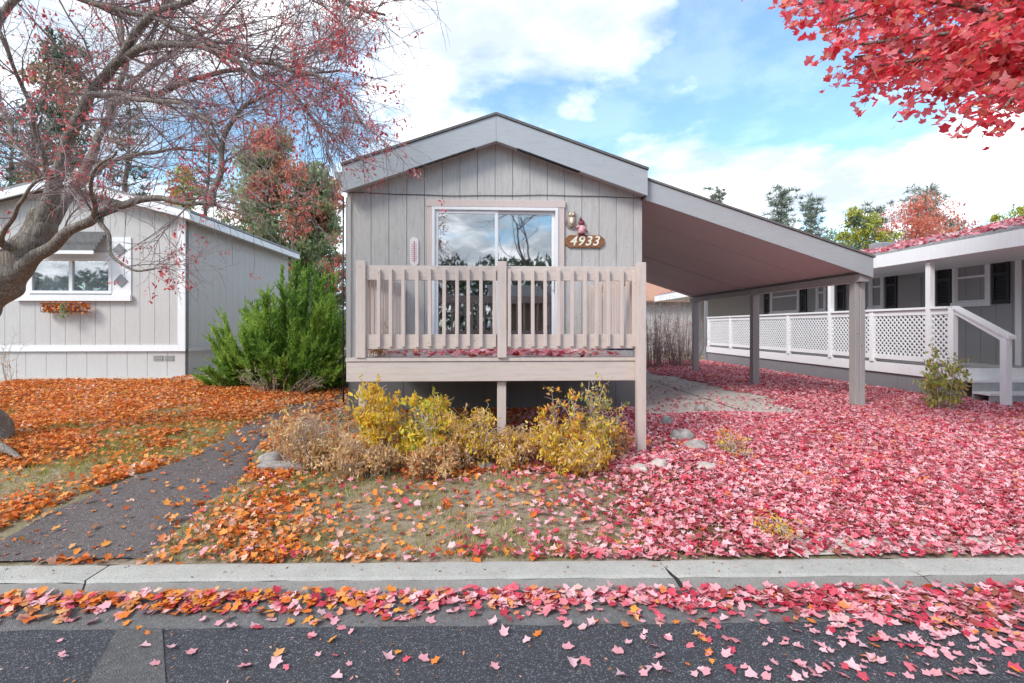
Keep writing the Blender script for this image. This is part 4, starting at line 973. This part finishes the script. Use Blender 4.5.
crown_tree('conifer_tree','green treetop at the right edge above the neighbor roof', 1022, 28, 1.5, zpx(200,28), 4, 'l_arbor', 2200, .18, 'cone')
crown_tree('leafy_tree','faint green tree rising behind the end of the carport roof', 832, 50, 2.2, zpx(228,50), 3, 'l_green', 2600, .25, 'oval')
def belt(name, label, y, x0, x1, h, n, mat):
    x = RNG.uniform(x0,x1,n); hh = h*(.65+.5*vnoise(x,x*0,.22,3)+.25*vnoise(x,x*0,.9,4)); z = RNG.random(n)**.8*hh
    o = wild_leaves(name, np.c_[x, y+RNG.normal(0,1.2,n), z+.2], RNG.uniform(.35,.8,n), mat, tmpl=OVAL, tf=OVAL_F); tag(o, label, 'woods', kind='stuff')
belt('distant_woods', 'low dark band of distant woods behind the homes', 70, -70, 90, 7, 26000, 'l_conifer')
belt('added_reflection_woods', 'unseen evergreen woods added across the road to darken the door reflection', -26, -50, 50, 6.5, 26000, 'l_conifer')  # unseen tree belt added behind the camera to darken the glass reflection
# bare tree and homes over the road, mirrored in the door glass
def bare_tree(label, x, y, h, seed, group=None):
    random.seed(seed); t = thing('bare_tree', label, 'tree', (x,y,.15), group); tb_ = MB()
    def rec(p, d, ln, r, lv):
        pts, rr_, dd = grow_tube(tb_, p, d, ln, r, r*.6, 5, .13, -.02, 8 if lv < 2 else 4)
        if lv >= 5: return
        for k_ in range(3 if lv < 4 else 4):
            q = pts[random.randint(2,5)] if k_ else pts[-1]
            rec(q, dd*.8+Vector((random.gauss(0,.5),random.gauss(0,.5),random.gauss(.15,.35))), ln*random.uniform(.6,.8), r*.6 if k_ == 0 else r*.45, lv+1)
    rec((x,y,.1), Vector((.05,0,1)), h*.3, h*.022, 0); part('trunk', tb_, 'twig', t)
bare_tree('bare tree across the road mirrored in the door glass', 2.2, -5.5, 8.5, 4)
bare_tree('second bare tree across the road behind the camera', -1.6, -8, 8, 9)
bare_tree('third bare tree across the road behind the camera', 5.5, -9, 9, 12)
random.seed(3)
oh = thing('home_over_road', 'brown home across the road seen only in reflections', 'house', (4,-14,.2))
b, k = siding('x', -14, 1, .5, 11, .2, 3.0, step=.3); part('wall', b, 'brownhouse', oh); part('wall_backing', k, 'groove', oh)
mb = MB(); mb.prism([(0,-13.5,2.95),(11.5,-13.5,2.95),(11.5,-17,4.2),(0,-17,4.2)],(0,0,.1)); part('roof', mb, 'shingle', oh)
crown_tree('conifer_tree','dark conifer across the road behind the camera', 0, -15, 2.2, 7, .8, 'l_conifer', 3000, .16, 'cone', x=-4)
crown_tree('conifer_tree','second dark conifer across the road behind the camera', 0, -17, 2.2, 6, .8, 'l_conifer', 3000, .16, 'cone', x=-8)

# =================================================================== shrubs
def shrub(name, label, X, Y, rad, h, mat, n=900, leaf=.04, stems=26, up=1.0, g=None, mat2=None, f2=.3, smat='twigtan', zc=None, group=None, cat='shrub', tmpl=OVAL, tf=OVAL_F):
    z = gzf(X,Y) if g is None else g; t = thing(name, label, cat, (X,Y,z), group); m_ = MB(); pts = []
    rx, ry = rad if hasattr(rad,'__len__') else (rad,rad)
    for i in range(stems):
        a_ = random.uniform(0,6.28); r_ = random.random()**.5*random.uniform(.8,1.35)
        e = Vector((X+rx*r_*math.cos(a_), Y+ry*r_*math.sin(a_), z+h*up*random.choice((random.uniform(.3,.75),random.uniform(.6,1.08)))*(1-.12*r_*r_)))
        s_ = Vector((X+rx*.5*r_*math.cos(a_), Y+ry*.5*r_*math.sin(a_), z-.03))
        mid_ = s_.lerp(e,.55)+Vector((random.gauss(0,.05),random.gauss(0,.05),.04)); sp = spline([s_,mid_,e],4)
        m_.tube(sp, [.006*(1-.7*k_/len(sp)) for k_ in range(len(sp))], 4, cap=False)
        for k_ in range(2,len(sp)):
            for _ in range(2):
                q, _, _ = grow_tube(m_, sp[k_], Vector((random.gauss(0,1),random.gauss(0,1),random.gauss(.4,.6))), random.uniform(.06,.2)*min(1,h*1.5), .0028, .0015, 3, .3, 0, 3); pts += [tuple(v) for v in q[1:]]
    part('stems', m_, smat, t)
    pts = np.array(pts); wt = np.clip(vnoise(pts[:,0]*9+pts[:,1]*5,pts[:,2]*9,1,7)-.22,.02,1); P_ = pts[RNG.choice(len(pts),n,p=wt/wt.sum())]+RNG.normal(0,.02,(n,3))
    P_[:,2] = np.maximum(P_[:,2], z+.01)
    if mat2:
        s2 = RNG.random(n) < f2; wild_leaves('leaves', P_[~s2], RNG.uniform(.6,1.3,(~s2).sum())*leaf, mat, t, tmpl=tmpl, tf=tf, curl=.8); wild_leaves('faded_leaves', P_[s2], RNG.uniform(.6,1.3,s2.sum())*leaf, mat2, t, tmpl=tmpl, tf=tf, curl=.8)
    else: wild_leaves('leaves', P_, RNG.uniform(.6,1.3,n)*leaf, mat, t, tmpl=tmpl, tf=tf, curl=.8)
    return t
def sh(label, px, Y, rpx, py_top, mat, n, leaf=.05, **k):
    X = at(px, 400, Y=Y).x; g = gzf(X,Y); h = (1.6+(PY-py_top)*Y/500-g)*.92; r_ = rpx*Y/500*.95
    return shrub('garden_shrub', label, X, Y, (r_, min(r_,.35)), h, mat, n, leaf, g=g, **k)
G = 'shrubs in front of the deck'
sh('dry tan shrub at the left end of the shrub row beside the path', 312, 4.75, 30, 402, 'l_tan', 4420, 0.038, stems=46, group=G)
sh('upright bright yellow shrub covering the left deck post', 378, 4.85, 19, 380, 'l_yellow', 3400, 0.053, stems=22, group=G)
sh('low brown shrub in front of the left yellow shrub', 362, 4.5, 30, 430, 'l_tan', 3230, 0.038, stems=36, group=G)
sh('green and lemon yellow shrub left of the middle deck post', 420, 4.75, 22, 394, 'l_ygreen', 3300, 0.053, stems=24, mat2='l_yellow', f2=.6, group=G)
sh('fluffy tan and yellow shrub just left of the middle deck post', 462, 4.8, 28, 402, 'l_tan', 4420, 0.044, stems=40, mat2='l_yellow', f2=.6, group=G)
sh('rusty tan shrub at the foot of the middle deck post', 512, 4.7, 28, 424, 'l_tan', 3740, 0.038, stems=36, mat2='l_yellow', f2=.3, group=G)
sh('orange yellow shrub with one tall sprig right of the middle post', 562, 4.75, 13, 376, 'l_yellow', 952, 0.047, stems=13, mat2='l_orange', f2=.35, group=G)
sh('olive shrub with long arching sprigs near the right deck post', 597, 4.8, 20, 378, 'l_olive', 1105, 0.047, stems=15, mat2='l_yellow', f2=.3, group=G)
sh('low yellow green shrub spreading below the sprigs', 575, 4.6, 38, 416, 'l_yellow', 4420, 0.044, stems=44, mat2='l_tan', f2=.25, group=G)
sh('dark green ivy shrub in the shade under the deck', 437, 5.5, 26, 396, 'l_green', 1530, 0.053, stems=20, group=G)
sh('low dry brown shrub between the yellow shrubs near the lawn edge', 435, 4.5, 26, 438, 'l_tan', 3060, 0.038, stems=34, mat2='l_orange', f2=.12, group=G)
sh('sparse reddish dry shrub beside the right deck post', 618, 4.85, 14, 425, 'l_tan', 850, 0.042, stems=14, mat2='l_orange', f2=.5, group=G)
X = at(944,390,Y=7.2).x; shrub('garden_shrub','green shrub with red lower leaves in front of the neighbor porch steps', X, 7.2, (.30,.26), .92, 'l_ygreen', 900, .07, stems=24, mat2='l_olive', f2=.6)
P = RNG.normal(0,1,(160,3))*np.array([.15,.12,.1])+np.array([X,7.05,.52]);
# dried vine on the deck corner
X = at(372,352,Y=5.35).x; shrub('dried_vine','dry rusty vine curling at the left corner of the deck floor', X, 5.4, (.2,.12), .26, 'l_tan', 170, .05, stems=9, g=DZ, mat2='l_orange', f2=.6, cat='vine')
X = at(374,320,Y=5.9).x; shrub('dried_vine','small dry rusty sprig poking through the left deck railing', X, 5.9, (.06,.08), .52, 'l_redtree', 60, .045, stems=5, g=DZ, cat='vine')
# bare hedge beyond the carport
for i, (px_, Y_) in enumerate(((652,15),(668,16),(684,15.5))):
    t_ = at(px_,330,Y=Y_); g = gzf(t_.x,Y_)
    shrub('bare_shrub', ['bare twiggy shrub nearest the home wall beyond the carport','bare twiggy shrub in the middle of the three beyond the carport','bare twiggy shrub by the rear carport post'][i], t_.x, Y_, (.7,.5), 2.2, 'l_redtree', 200, .05, stems=80, smat='twig', group='bare shrubs beyond the carport')
# saplings by left wall
shrub('bare_sapling','thin leafless sapling against the left neighbor wall', at(14,360,Y=10.5).x, 10.4, (.35,.1), 1.0, 'l_tan', 12, .05, stems=7)
# orange weeds on the lawn edge
for i, (px_, py_) in enumerate(((732,455),(778,535))):
    q = atg(px_, py_); shrub('weed_clump', ['taller orange yellow weed clump in the pink leaves beside the driveway','low yellow weed clump in the leaves near the curb'][i], q.x, q.y, (.14,.35) if i == 0 else (.12,.2), .2 if i == 0 else .10, 'l_yellow', 420 if i == 0 else 200, .035, stems=26, mat2='l_orange', f2=.5, cat='weeds')
# juniper
JX, JY = at(288,340,Y=10.2).x, 10.2; jg = gzf(JX,JY)
jt = thing('juniper_bush','big spiky bright green juniper between the two homes','bush',(JX,JY,jg)); jm = MB(); JP=[]; JD=[]
for i in range(150):
    a_ = i*2.39996+random.uniform(-.3,.3); el = math.acos(max(-.04,1-((i+.5)/150)**.85*1.03)); d = Vector((math.sin(el)*math.cos(a_), math.sin(el)*math.sin(a_), math.cos(el)))
    ln = random.uniform(.62,1.12); e = Vector((JX+d.x*1.38*ln, JY+d.y*1.1*ln, jg+.18+d.z*(1.95+.5*d.x)*ln))
    s_ = Vector((JX+d.x*.12,JY+d.y*.12,jg+.08)); mid_ = s_.lerp(e,.55)+Vector((d.x*.22,d.y*.18,-.10)); sp = spline([s_,mid_,e],8)
    jm.tube(sp,[.022*(1-.85*k_/len(sp)) for k_ in range(len(sp))],4,cap=False)
    flat_ = (e-s_).normalized().cross(Vector((random.gauss(0,.4),random.gauss(0,.4),1))).normalized()
    for k_ in range(5,len(sp)):
        ax = (sp[k_]-sp[k_-1]).normalized(); tipf = k_/len(sp)
        for q_ in range(5):
            sgn = (-1)**q_
            dd = (ax*random.uniform(.8,1.4)+flat_*sgn*random.uniform(.1,.95)+Vector((random.gauss(0,.14),random.gauss(0,.14),random.gauss(.18,.14)))).normalized(); l2 = random.uniform(.16,.36)*(1.15-.4*tipf) if k_ < len(sp)-1 else random.uniform(.2,.4)
            base = sp[k_]+ax*random.uniform(-.08,.04)
            for s2 in range(9):
                b0 = base+dd*l2*s2/9+Vector((0,0,-.05*l2*(s2/9)**2))
                for _m in range(3): JP.append(tuple(b0+Vector([random.gauss(0,.009) for _q in range(3)]))); JD.append(tuple(dd+Vector((random.gauss(0,.32),random.gauss(0,.32),random.gauss(0,.32)))))
part('stems', jm, 'pinebark', jt)
JP = np.array(JP); N = len(JP); scatter('foliage', JP, None, None, None, RNG.uniform(.05,.10,N), np.clip(RNG.normal(.45,.2,N)+(vnoise(JP[:,0]*3,JP[:,2]*3,1,2)-.5)*.6,0,1), 'l_juniper', jt, tmpl=NEEDLE*np.array([2.2,1,1]), tf=NEEDLE_F, curl=0, D=np.array(JD))
print('juniper', N)
shrub('bare_shrub','tangled bare brown undergrowth at the foot of the juniper', JX+.15, JY-.85, (.8,.25), .45, 'l_tan', 120, .05, stems=40)
# rocks
def rock(label, px, py, wpx, hpx, mat='rock', group='stones edging the garden bed'):
    q = atg(px, py); d = q.y; w_ = wpx*d/500/2*1.1; h_ = hpx*d/500*1.2
    m_ = MB(); m_.ball((q.x,q.y+w_*.4,q.z+h_*.25),(w_,w_*.8,h_*.75),16,10,.35); return solo('garden_rock', m_, mat, label, 'rock', group, smooth=True)
m_ = MB(); q = atg(281,472); m_.box(q.x-.215,q.x+.215,q.y-.02,q.y+.14,q.z-.03,q.z+.07); solo('stone_slab', m_, 'rock', 'flat gray stone slab beside the path at the lawn edge', 'stone', bevel=.015)
rock('rounded stone resting on the flat slab beside the path', 270, 466, 22, 11, 'rock'); 
rock('small dark stone in the orange leaves near the juniper', 225, 387, 11, 9, 'rock')
rock('pale pinkish stone below the yellow shrubs', 414, 471, 15, 9, 'rockpink'); rock('gray stone half hidden left of center below the shrubs', 438, 474, 18, 7, 'rock')
rock('low gray stone at the shrub edge under the rusty shrub', 485, 470, 20, 6, 'rock')
rock('pale tan stone in front of the right deck post', 640, 474, 18, 8, 'rockpink'); rock('whitish stone right of the right deck post foot', 660, 470, 17, 9, 'rockpink')
rock('long mossy gray stone in the pink leaves', 684, 443, 22, 11, 'rock'); rock('gray stone nearer the driveway beside the mossy one', 698, 452, 22, 9, 'rock'); rock('flat tan stone below the gray driveway stones', 708, 472, 24, 7, 'rockpink')
rock('small stone behind the others near the driveway slab', 668, 427, 14, 9, 'rock'); rock('brownish stone at the corner of the driveway slab', 702, 412, 13, 6, 'rock')

# =================================================================== fallen leaves
def ground_pts(n, x0, x1, y0, y1):
    x = RNG.uniform(x0,x1,n); y = RNG.uniform(y0,y1,n); return x, y
def place(x, y, lift): return np.c_[x, y, gz(x,y)+lift]
def littermask(x, y):
    return (y > yc(x)-.012) & ~((x>HX0)&(x<HX1)&(y>HY)) & ~((x>RX-.02)&(y>YN-.02)) & ~((x<lx1)&(y>10.6))
# orange side
N = 185000; x, y = ground_pts(N, -9.5, 1.6, 2.98, 11.2)
jx = x+.14*(vnoise(x,y,3.0,21)-.5)+.1*(vnoise(x,y,9.0,22)-.5); jy = y+.12*(vnoise(x,y,3.0,23)-.5)
u_, v_ = pix(x, y, gz(x,y)); op_ = on_path(jx, jy)
n1 = vnoise(x,y,1.1,1)*.6+vnoise(x,y,3.1,2)*.4
dn = .95 - .80*sst(.47,.64,n1)
far_p = sst(5.6,6.6,y)
dn = np.where(op_, (.03 + .06*(vnoise(x,y,2.2,4) > .66))*(1-far_p)+far_p*(.10+.4*(vnoise(x,y,1.3,14)>.6)), dn)
bare = sst(270,345,u_+40*(vnoise(x,y,2.2,41)-.5)*2)*(1-sst(600,720,u_))*sst(468,484,v_)*(1-.5*sst(545,556,v_))          # worn patch of dry lawn in the middle
dn = dn*(1-.90*bare)
dn = np.where((u_<95)&(v_>468)&(v_<500), dn*.3, dn)
dn = dn*(1-sst(-.3,1.4,x+.25*np.sin(y*3)))
dn = np.where((u_ > 300) & (v_ < 466) & (y < 7.4) & (x > -2), dn*.5, dn)
dn = dn*np.where(y>7.5, .75, 1)
k_ = (RNG.random(N) < dn) & littermask(x,y) & (u_ > -90)
x, y = x[k_], y[k_]; n_ = len(x); print('orange', n_)
o = flat_leaves('orange_leaf_litter', place(x,y,RNG.uniform(.004,.05,n_)), RNG.uniform(.032,.066,n_), 'l_orange', tl=.45, curl=.7); tag(o, 'carpet of orange fallen maple leaves over the left lawn', 'fallen leaves', kind='stuff')
# pink side
Na, Nb = 205000, 60000; xa, ya = ground_pts(Na, -2.2, 9.0, 2.95, 8.6); xb, yb = ground_pts(Nb, 1.5, 8.1, 8.6, 18)
x = np.r_[xa,xb]; y = np.r_[ya,yb]; N = len(x)
u_, v_ = pix(x, y, gz(x,y))
p = sst(-.6,1.7,x+.3*np.sin(y*2.3))*.8*(.55+.6*vnoise(x,y,2.5,31))
p = np.where((x>DX0)&(y<7.4), 1, p)
jx = x+.5*(vnoise(x,y,1.6,25)-.5)+.2*(vnoise(x,y,6,26)-.5)
dry = (jx>2.30)&(jx<4.85-.05*(y-7))&(y>6.95+.5*(vnoise(x,y,1.2,27)-.5))&(y<14.5); p = np.where(dry, .03+.09*(vnoise(x,y,1.5,6)>.7), p)
p = np.where((x>2.3)&(y>7.2)&~dry, .95, p)
thin = sst(270,345,u_)*(1-sst(585,700,u_+50*(vnoise(x,y,2.2,41)-.5)*2))*sst(468,484,v_)*(1-.4*sst(545,556,v_)); p = p*(1-.76*thin)
apr = (v_ > 541) & (x>DX0) ; p = np.where(apr, p*(.12+.75*vnoise(x,y,3,8)), p)
p = np.where((x<-.2), p*.5+.02*(v_>470), p)
p = np.where((x < 2) & (y > 5.0), p*.5, p)
k_ = (RNG.random(N) < p) & littermask(x,y) & (u_ < 1090)
x, y = x[k_], y[k_]; n_ = len(x); print('pink', n_)
o = flat_leaves('pink_leaf_litter', place(x,y,RNG.uniform(.02,.048,n_)), RNG.uniform(.034,.070,n_), 'l_pink', tl=.34, curl=.7); tag(o, 'deep carpet of pink and red maple leaves over driveway and right lawn', 'fallen leaves', kind='stuff')
# drift in the gutter
N = 10500; x = RNG.uniform(-5.5,5.5,N); tt_ = RNG.random(N)
wd = .10+.05*vnoise(x,x*0,2.3,1)+.24*sst(1.0,3.2,x)
pz = np.where(x < -1.8, .24, .36)*(.35+.95*vnoise(x,x*0,2.2,9)) + .35*sst(1.0,2.6,x)
off = .285+np.abs(RNG.normal(0,1,N))*wd*.62
k_ = (RNG.random(N) < pz); x, off = x[k_], off[k_]; y = yc(x)-off; n_ = len(x)
zz = np.maximum(np.where(off<GE, .066-.2*(off-.27), .028+.02*(off-GE)/3), .0)+.006+RNG.uniform(.0,.05,n_)*np.exp(-np.maximum(off-.28,0)*6)
red = RNG.random(n_) < (.45+.5*sst(-1.6,.8,x))
for nm, sel_, mt_, lb in (('orange_gutter_leaves', ~red, 'l_orange','orange fallen leaves drifted in the gutter along the curb'),('pink_gutter_leaves', red,'l_pink','pink and red fallen leaves drifted in the gutter along the curb')):
    P_ = np.c_[x,y,zz][sel_]; m2 = len(P_); o = flat_leaves(nm, P_, RNG.uniform(.042,.072,m2), mt_, tl=.3); tag(o, lb, 'fallen leaves', kind='stuff')
# loose leaves on the road, each its own object
def leaf_mesh(matn, rnd, seed, s):
    o = scatter('maple_leaf_mesh', [(0,0,0)], np.array([0.]), np.array([0.1]), np.array([0.05]), np.array([s]), np.array([rnd]), matn, curl=.55); me = o.data; bpy.data.objects.remove(o); return me
variants = {'pale pink':[leaf_mesh('l_pink',r_,i,.085) for i, r_ in enumerate((.5,.6,.68,.78))], 'red':[leaf_mesh('l_pink',r_,i,.08) for i, r_ in enumerate((.2,.32,.86))], 'orange':[leaf_mesh('l_orange',r_,i,.075) for i, r_ in enumerate((.3,.5,.8))]}
cnt = 0
while cnt < 285:
    px_ = random.uniform(0,1024); py_ = random.uniform(606,683); q = at(px_,py_,Z=.02)
    prob = .10+.5*max(0,(px_-480)/540)**1.2 + (.25 if px_ > 800 and py_ < 660 else 0)
    if py_ > 640 and px_ < 520: prob *= .7
    if random.random() > prob: continue
    kd = random.choices(['pale pink','red','orange'], [.68,.22,.10])[0]; me = random.choice(variants[kd])
    o = bpy.data.objects.new('maple_leaf', me); col.objects.link(o); s = random.uniform(.42,.88)
    o.location = (q.x,q.y, (roadz(0,0,q.y-yc(q.x)) if q.y < yc(q.x)-GE else gut(yc(q.x)-q.y))+.008+random.random()*.006); o.rotation_euler = (random.gauss(0,.2),random.gauss(0,.2),random.uniform(0,6.28)); o.scale = (s,s,s)
    tag(o, kd+' fallen maple leaf lying loose on the road asphalt', 'leaf', kd+' leaves scattered on the road'); cnt += 1
# leaves on the deck floor and roofs
N = 520; x = RNG.normal(.35,.62,N); x = np.where(RNG.random(N)<.3, RNG.uniform(ex0+.2,ex1-.1,N), x); k_ = (x>ex0+.1)&(x<ex1-.1); x = x[k_]; N = len(x)
P_ = np.c_[x, RNG.uniform(DY+.03,HY-.6,N), DZ+.008+RNG.random(N)*.03]; o = flat_leaves('deck_leaf_litter', P_, RNG.uniform(.06,.1,N), 'l_pink'); tag(o, 'red fallen leaves blown across the deck floor', 'fallen leaves', kind='stuff')
N = 160; x = RNG.uniform(cx0,cx1,N); y = RNG.uniform(CY0,CY1,N); P_ = np.c_[x,y,cz(x)+.04]; o = flat_leaves('carport_leaf_litter', P_, RNG.uniform(.06,.09,N), 'l_pink'); tag(o, 'a few red leaves on the carport roof', 'fallen leaves', kind='stuff')
# crumbs: torn leaf scraps, seeds and grit on path, kerb, soil and road
N = 15000; x = RNG.uniform(-5.5,6,N); y = RNG.uniform(2.1,8,N); u_, v_ = pix(x,y,gz(x,y)); yk = yc(x)
z = np.where(y > yk, gz(x,y)+.026, np.where(y > yk-.19, .129, .03)); 
ok = (u_>-40)&(u_<1070)&~((y<=yk-.19)&(y>yk-.34)) & (on_path(x,y) | (y<yk) & (RNG.random(N)<.35+.3*(x>1)) | (y>yk)&(x<2.1)&(v_>470))
z = np.where(y < yk-.33, np.where(y<yk-GE, .033+.02*np.clip((yk-y-GE)/3,0,1), .066-.2*(yk-y-.27)+.004), z)
P_ = np.c_[x,y,z][ok]; n_ = len(P_)
o = scatter('leaf_scraps', P_, RNG.random(n_)*6.28, RNG.normal(0,.3,n_), RNG.normal(0,.3,n_), RNG.uniform(.008,.026,n_), np.clip(RNG.random(n_)**1.3,0,1), 'l_scrap', tmpl=OVAL, tf=OVAL_F, curl=.8); tag(o, 'small torn leaf scraps and grit scattered over path, curb and road', 'leaf scraps', kind='stuff')
# grass
N = 170000; x, y = ground_pts(N, -8.5, 3.2, 3.1, 10.4); u_, v_ = pix(x,y,gz(x,y))
n1 = vnoise(x,y,1.1,1)*.6+vnoise(x,y,3.1,2)*.4; n2 = vnoise(x,y,2.4,12)
p = .3+.7*sst(.48,.64,n1)+.4*(n2>.66); p = np.where((u_>290)&(v_<468), 0, p); p = p*(1-sst(1.2,2.0,x)); p = np.where(y>7, p*.5, p)
k_ = (RNG.random(N) < p) & ~on_path(x,y) & (y > yc(x)+.02) & (u_ > -60); x, y = x[k_], y[k_]; N = len(x)
P_ = place(x,y,.02); D_ = np.c_[RNG.normal(0,.45,N),RNG.normal(0,.45,N),np.ones(N)]
o = scatter('lawn_grass', P_, None, None, None, RNG.uniform(.035,.075,N)*(1+.5*sst(.48,.62,n1[k_])), np.clip(RNG.random(N)*.8+.35*(vnoise(x,y,1.3,3)-.3)+.25*np.exp(-(((u_[k_]-470)/160)**2+((v_[k_]-510)/40)**2)),0,1), 'grass', tmpl=NEEDLE*np.array([.8,1,1]), tf=NEEDLE_F, curl=0, D=D_)
tag(o, 'short patchy grass between the fallen leaves', 'grass', kind='stuff')

# =================================================================== light
W = bpy.data.worlds.new('World'); scn.world = W; W.use_nodes = True; nt = W.node_tree; nt.nodes.clear()
out = nt.nodes.new('ShaderNodeOutputWorld'); bg = nt.nodes.new('ShaderNodeBackground'); bg2 = nt.nodes.new('ShaderNodeBackground'); mx = nt.nodes.new('ShaderNodeMixShader')
SE, SA = R(42), R(228)      # sun elevation, compass rotation
sky = nt.nodes.new('ShaderNodeTexSky'); sky.sky_type = 'NISHITA'; sky.sun_disc = False; sky.sun_elevation = SE; sky.sun_rotation = SA; sky.dust_density = .6; sky.ozone_density = 1.5
bg.inputs[1].default_value = .1; nt.links.new(mixc(nt, 1.0, sky.outputs[0], (.72,1.0,1.04), 'MULTIPLY'), bg.inputs[0])
tcn = nt.nodes.new('ShaderNodeTexCoord'); sx = nt.nodes.new('ShaderNodeSeparateXYZ'); nt.links.new(tcn.outputs['Generated'], sx.inputs[0])
dv = []
zz_ = nd(nt,'ShaderNodeMath',operation='MAXIMUM'); nt.links.new(sx.outputs[2], zz_.inputs[0]); zz_.inputs[1].default_value = 0
za = nd(nt,'ShaderNodeMath',operation='ADD'); nt.links.new(zz_.outputs[0], za.inputs[0]); za.inputs[1].default_value = .22
cb = nt.nodes.new('ShaderNodeCombineXYZ')
for i in (0,1):
    d_ = nd(nt,'ShaderNodeMath',operation='DIVIDE'); nt.links.new(sx.outputs[i], d_.inputs[0]); nt.links.new(za.outputs[0], d_.inputs[1]); nt.links.new(d_.outputs[0], cb.inputs[i])
mp_ = nt.nodes.new('ShaderNodeMapping'); nt.links.new(cb.outputs[0], mp_.inputs[0]); mp_.inputs['Location'].default_value = (2.3,7.7,1)
n1_ = nd(nt,'ShaderNodeTexNoise',Scale=1.25,Detail=9.0,Roughness=.52,Distortion=.25); nt.links.new(mp_.outputs[0], n1_.inputs['Vector'])
xb = nd(nt,'ShaderNodeMath',operation='MULTIPLY_ADD'); nt.links.new(sx.outputs[0], xb.inputs[0]); xb.inputs[1].default_value = -.05
hz = nd(nt,'ShaderNodeMath',operation='SUBTRACT'); hz.inputs[0].default_value = 1; nt.links.new(zz_.outputs[0], hz.inputs[1])
hp = nd(nt,'ShaderNodeMath',operation='POWER'); nt.links.new(hz.outputs[0], hp.inputs[0]); hp.inputs[1].default_value = 5
hm = nd(nt,'ShaderNodeMath',operation='MULTIPLY_ADD'); nt.links.new(hp.outputs[0], hm.inputs[0]); hm.inputs[1].default_value = .06; nt.links.new(n1_.outputs[0], hm.inputs[2])
nt.links.new(hm.outputs[0], xb.inputs[2])
cl = ramp(nt, xb.outputs[0], [(.445,(.13,)*3),(.495,(.55,)*3),(.545,(1,1,1))])
n2_ = nd(nt,'ShaderNodeTexNoise',Scale=2.6,Detail=7.0,Roughness=.6); nt.links.new(mp_.outputs[0], n2_.inputs['Vector'])
cc = ramp(nt, n2_.outputs[0], [(.36,(.36,.41,.48)),(.50,(.50,.54,.58)),(.62,(1,1,1))])
nt.links.new(cc, bg2.inputs[0]); bg2.inputs[1].default_value = .84
nt.links.new(cl, mx.inputs[0]); nt.links.new(bg.outputs[0], mx.inputs[1]); nt.links.new(bg2.outputs[0], mx.inputs[2]); nt.links.new(mx.outputs[0], out.inputs[0])
sd = bpy.data.lights.new('sun','SUN'); sd.energy = 1.15; sd.angle = R(18); sd.color = (1,.95,.88); so = bpy.data.objects.new('sun', sd); col.objects.link(so)
dirn = Vector((math.sin(SA)*math.cos(SE), math.cos(SA)*math.cos(SE), math.sin(SE)))      # towards the sun
so.rotation_euler = dirn.to_track_quat('Z','Y').to_euler(); so.location = dirn*60
scn.view_settings.view_transform = 'Standard'; scn.view_settings.look = 'None'; scn.view_settings.exposure = 1.5; scn.view_settings.gamma = 1
scn.render.engine = 'CYCLES'; scn.cycles.max_bounces = 8; scn.cycles.transparent_max_bounces = 8
scn.render.resolution_x = 1024; scn.render.resolution_y = 683
for o in bpy.data.objects:
    if '_o' in o: del o['_o']
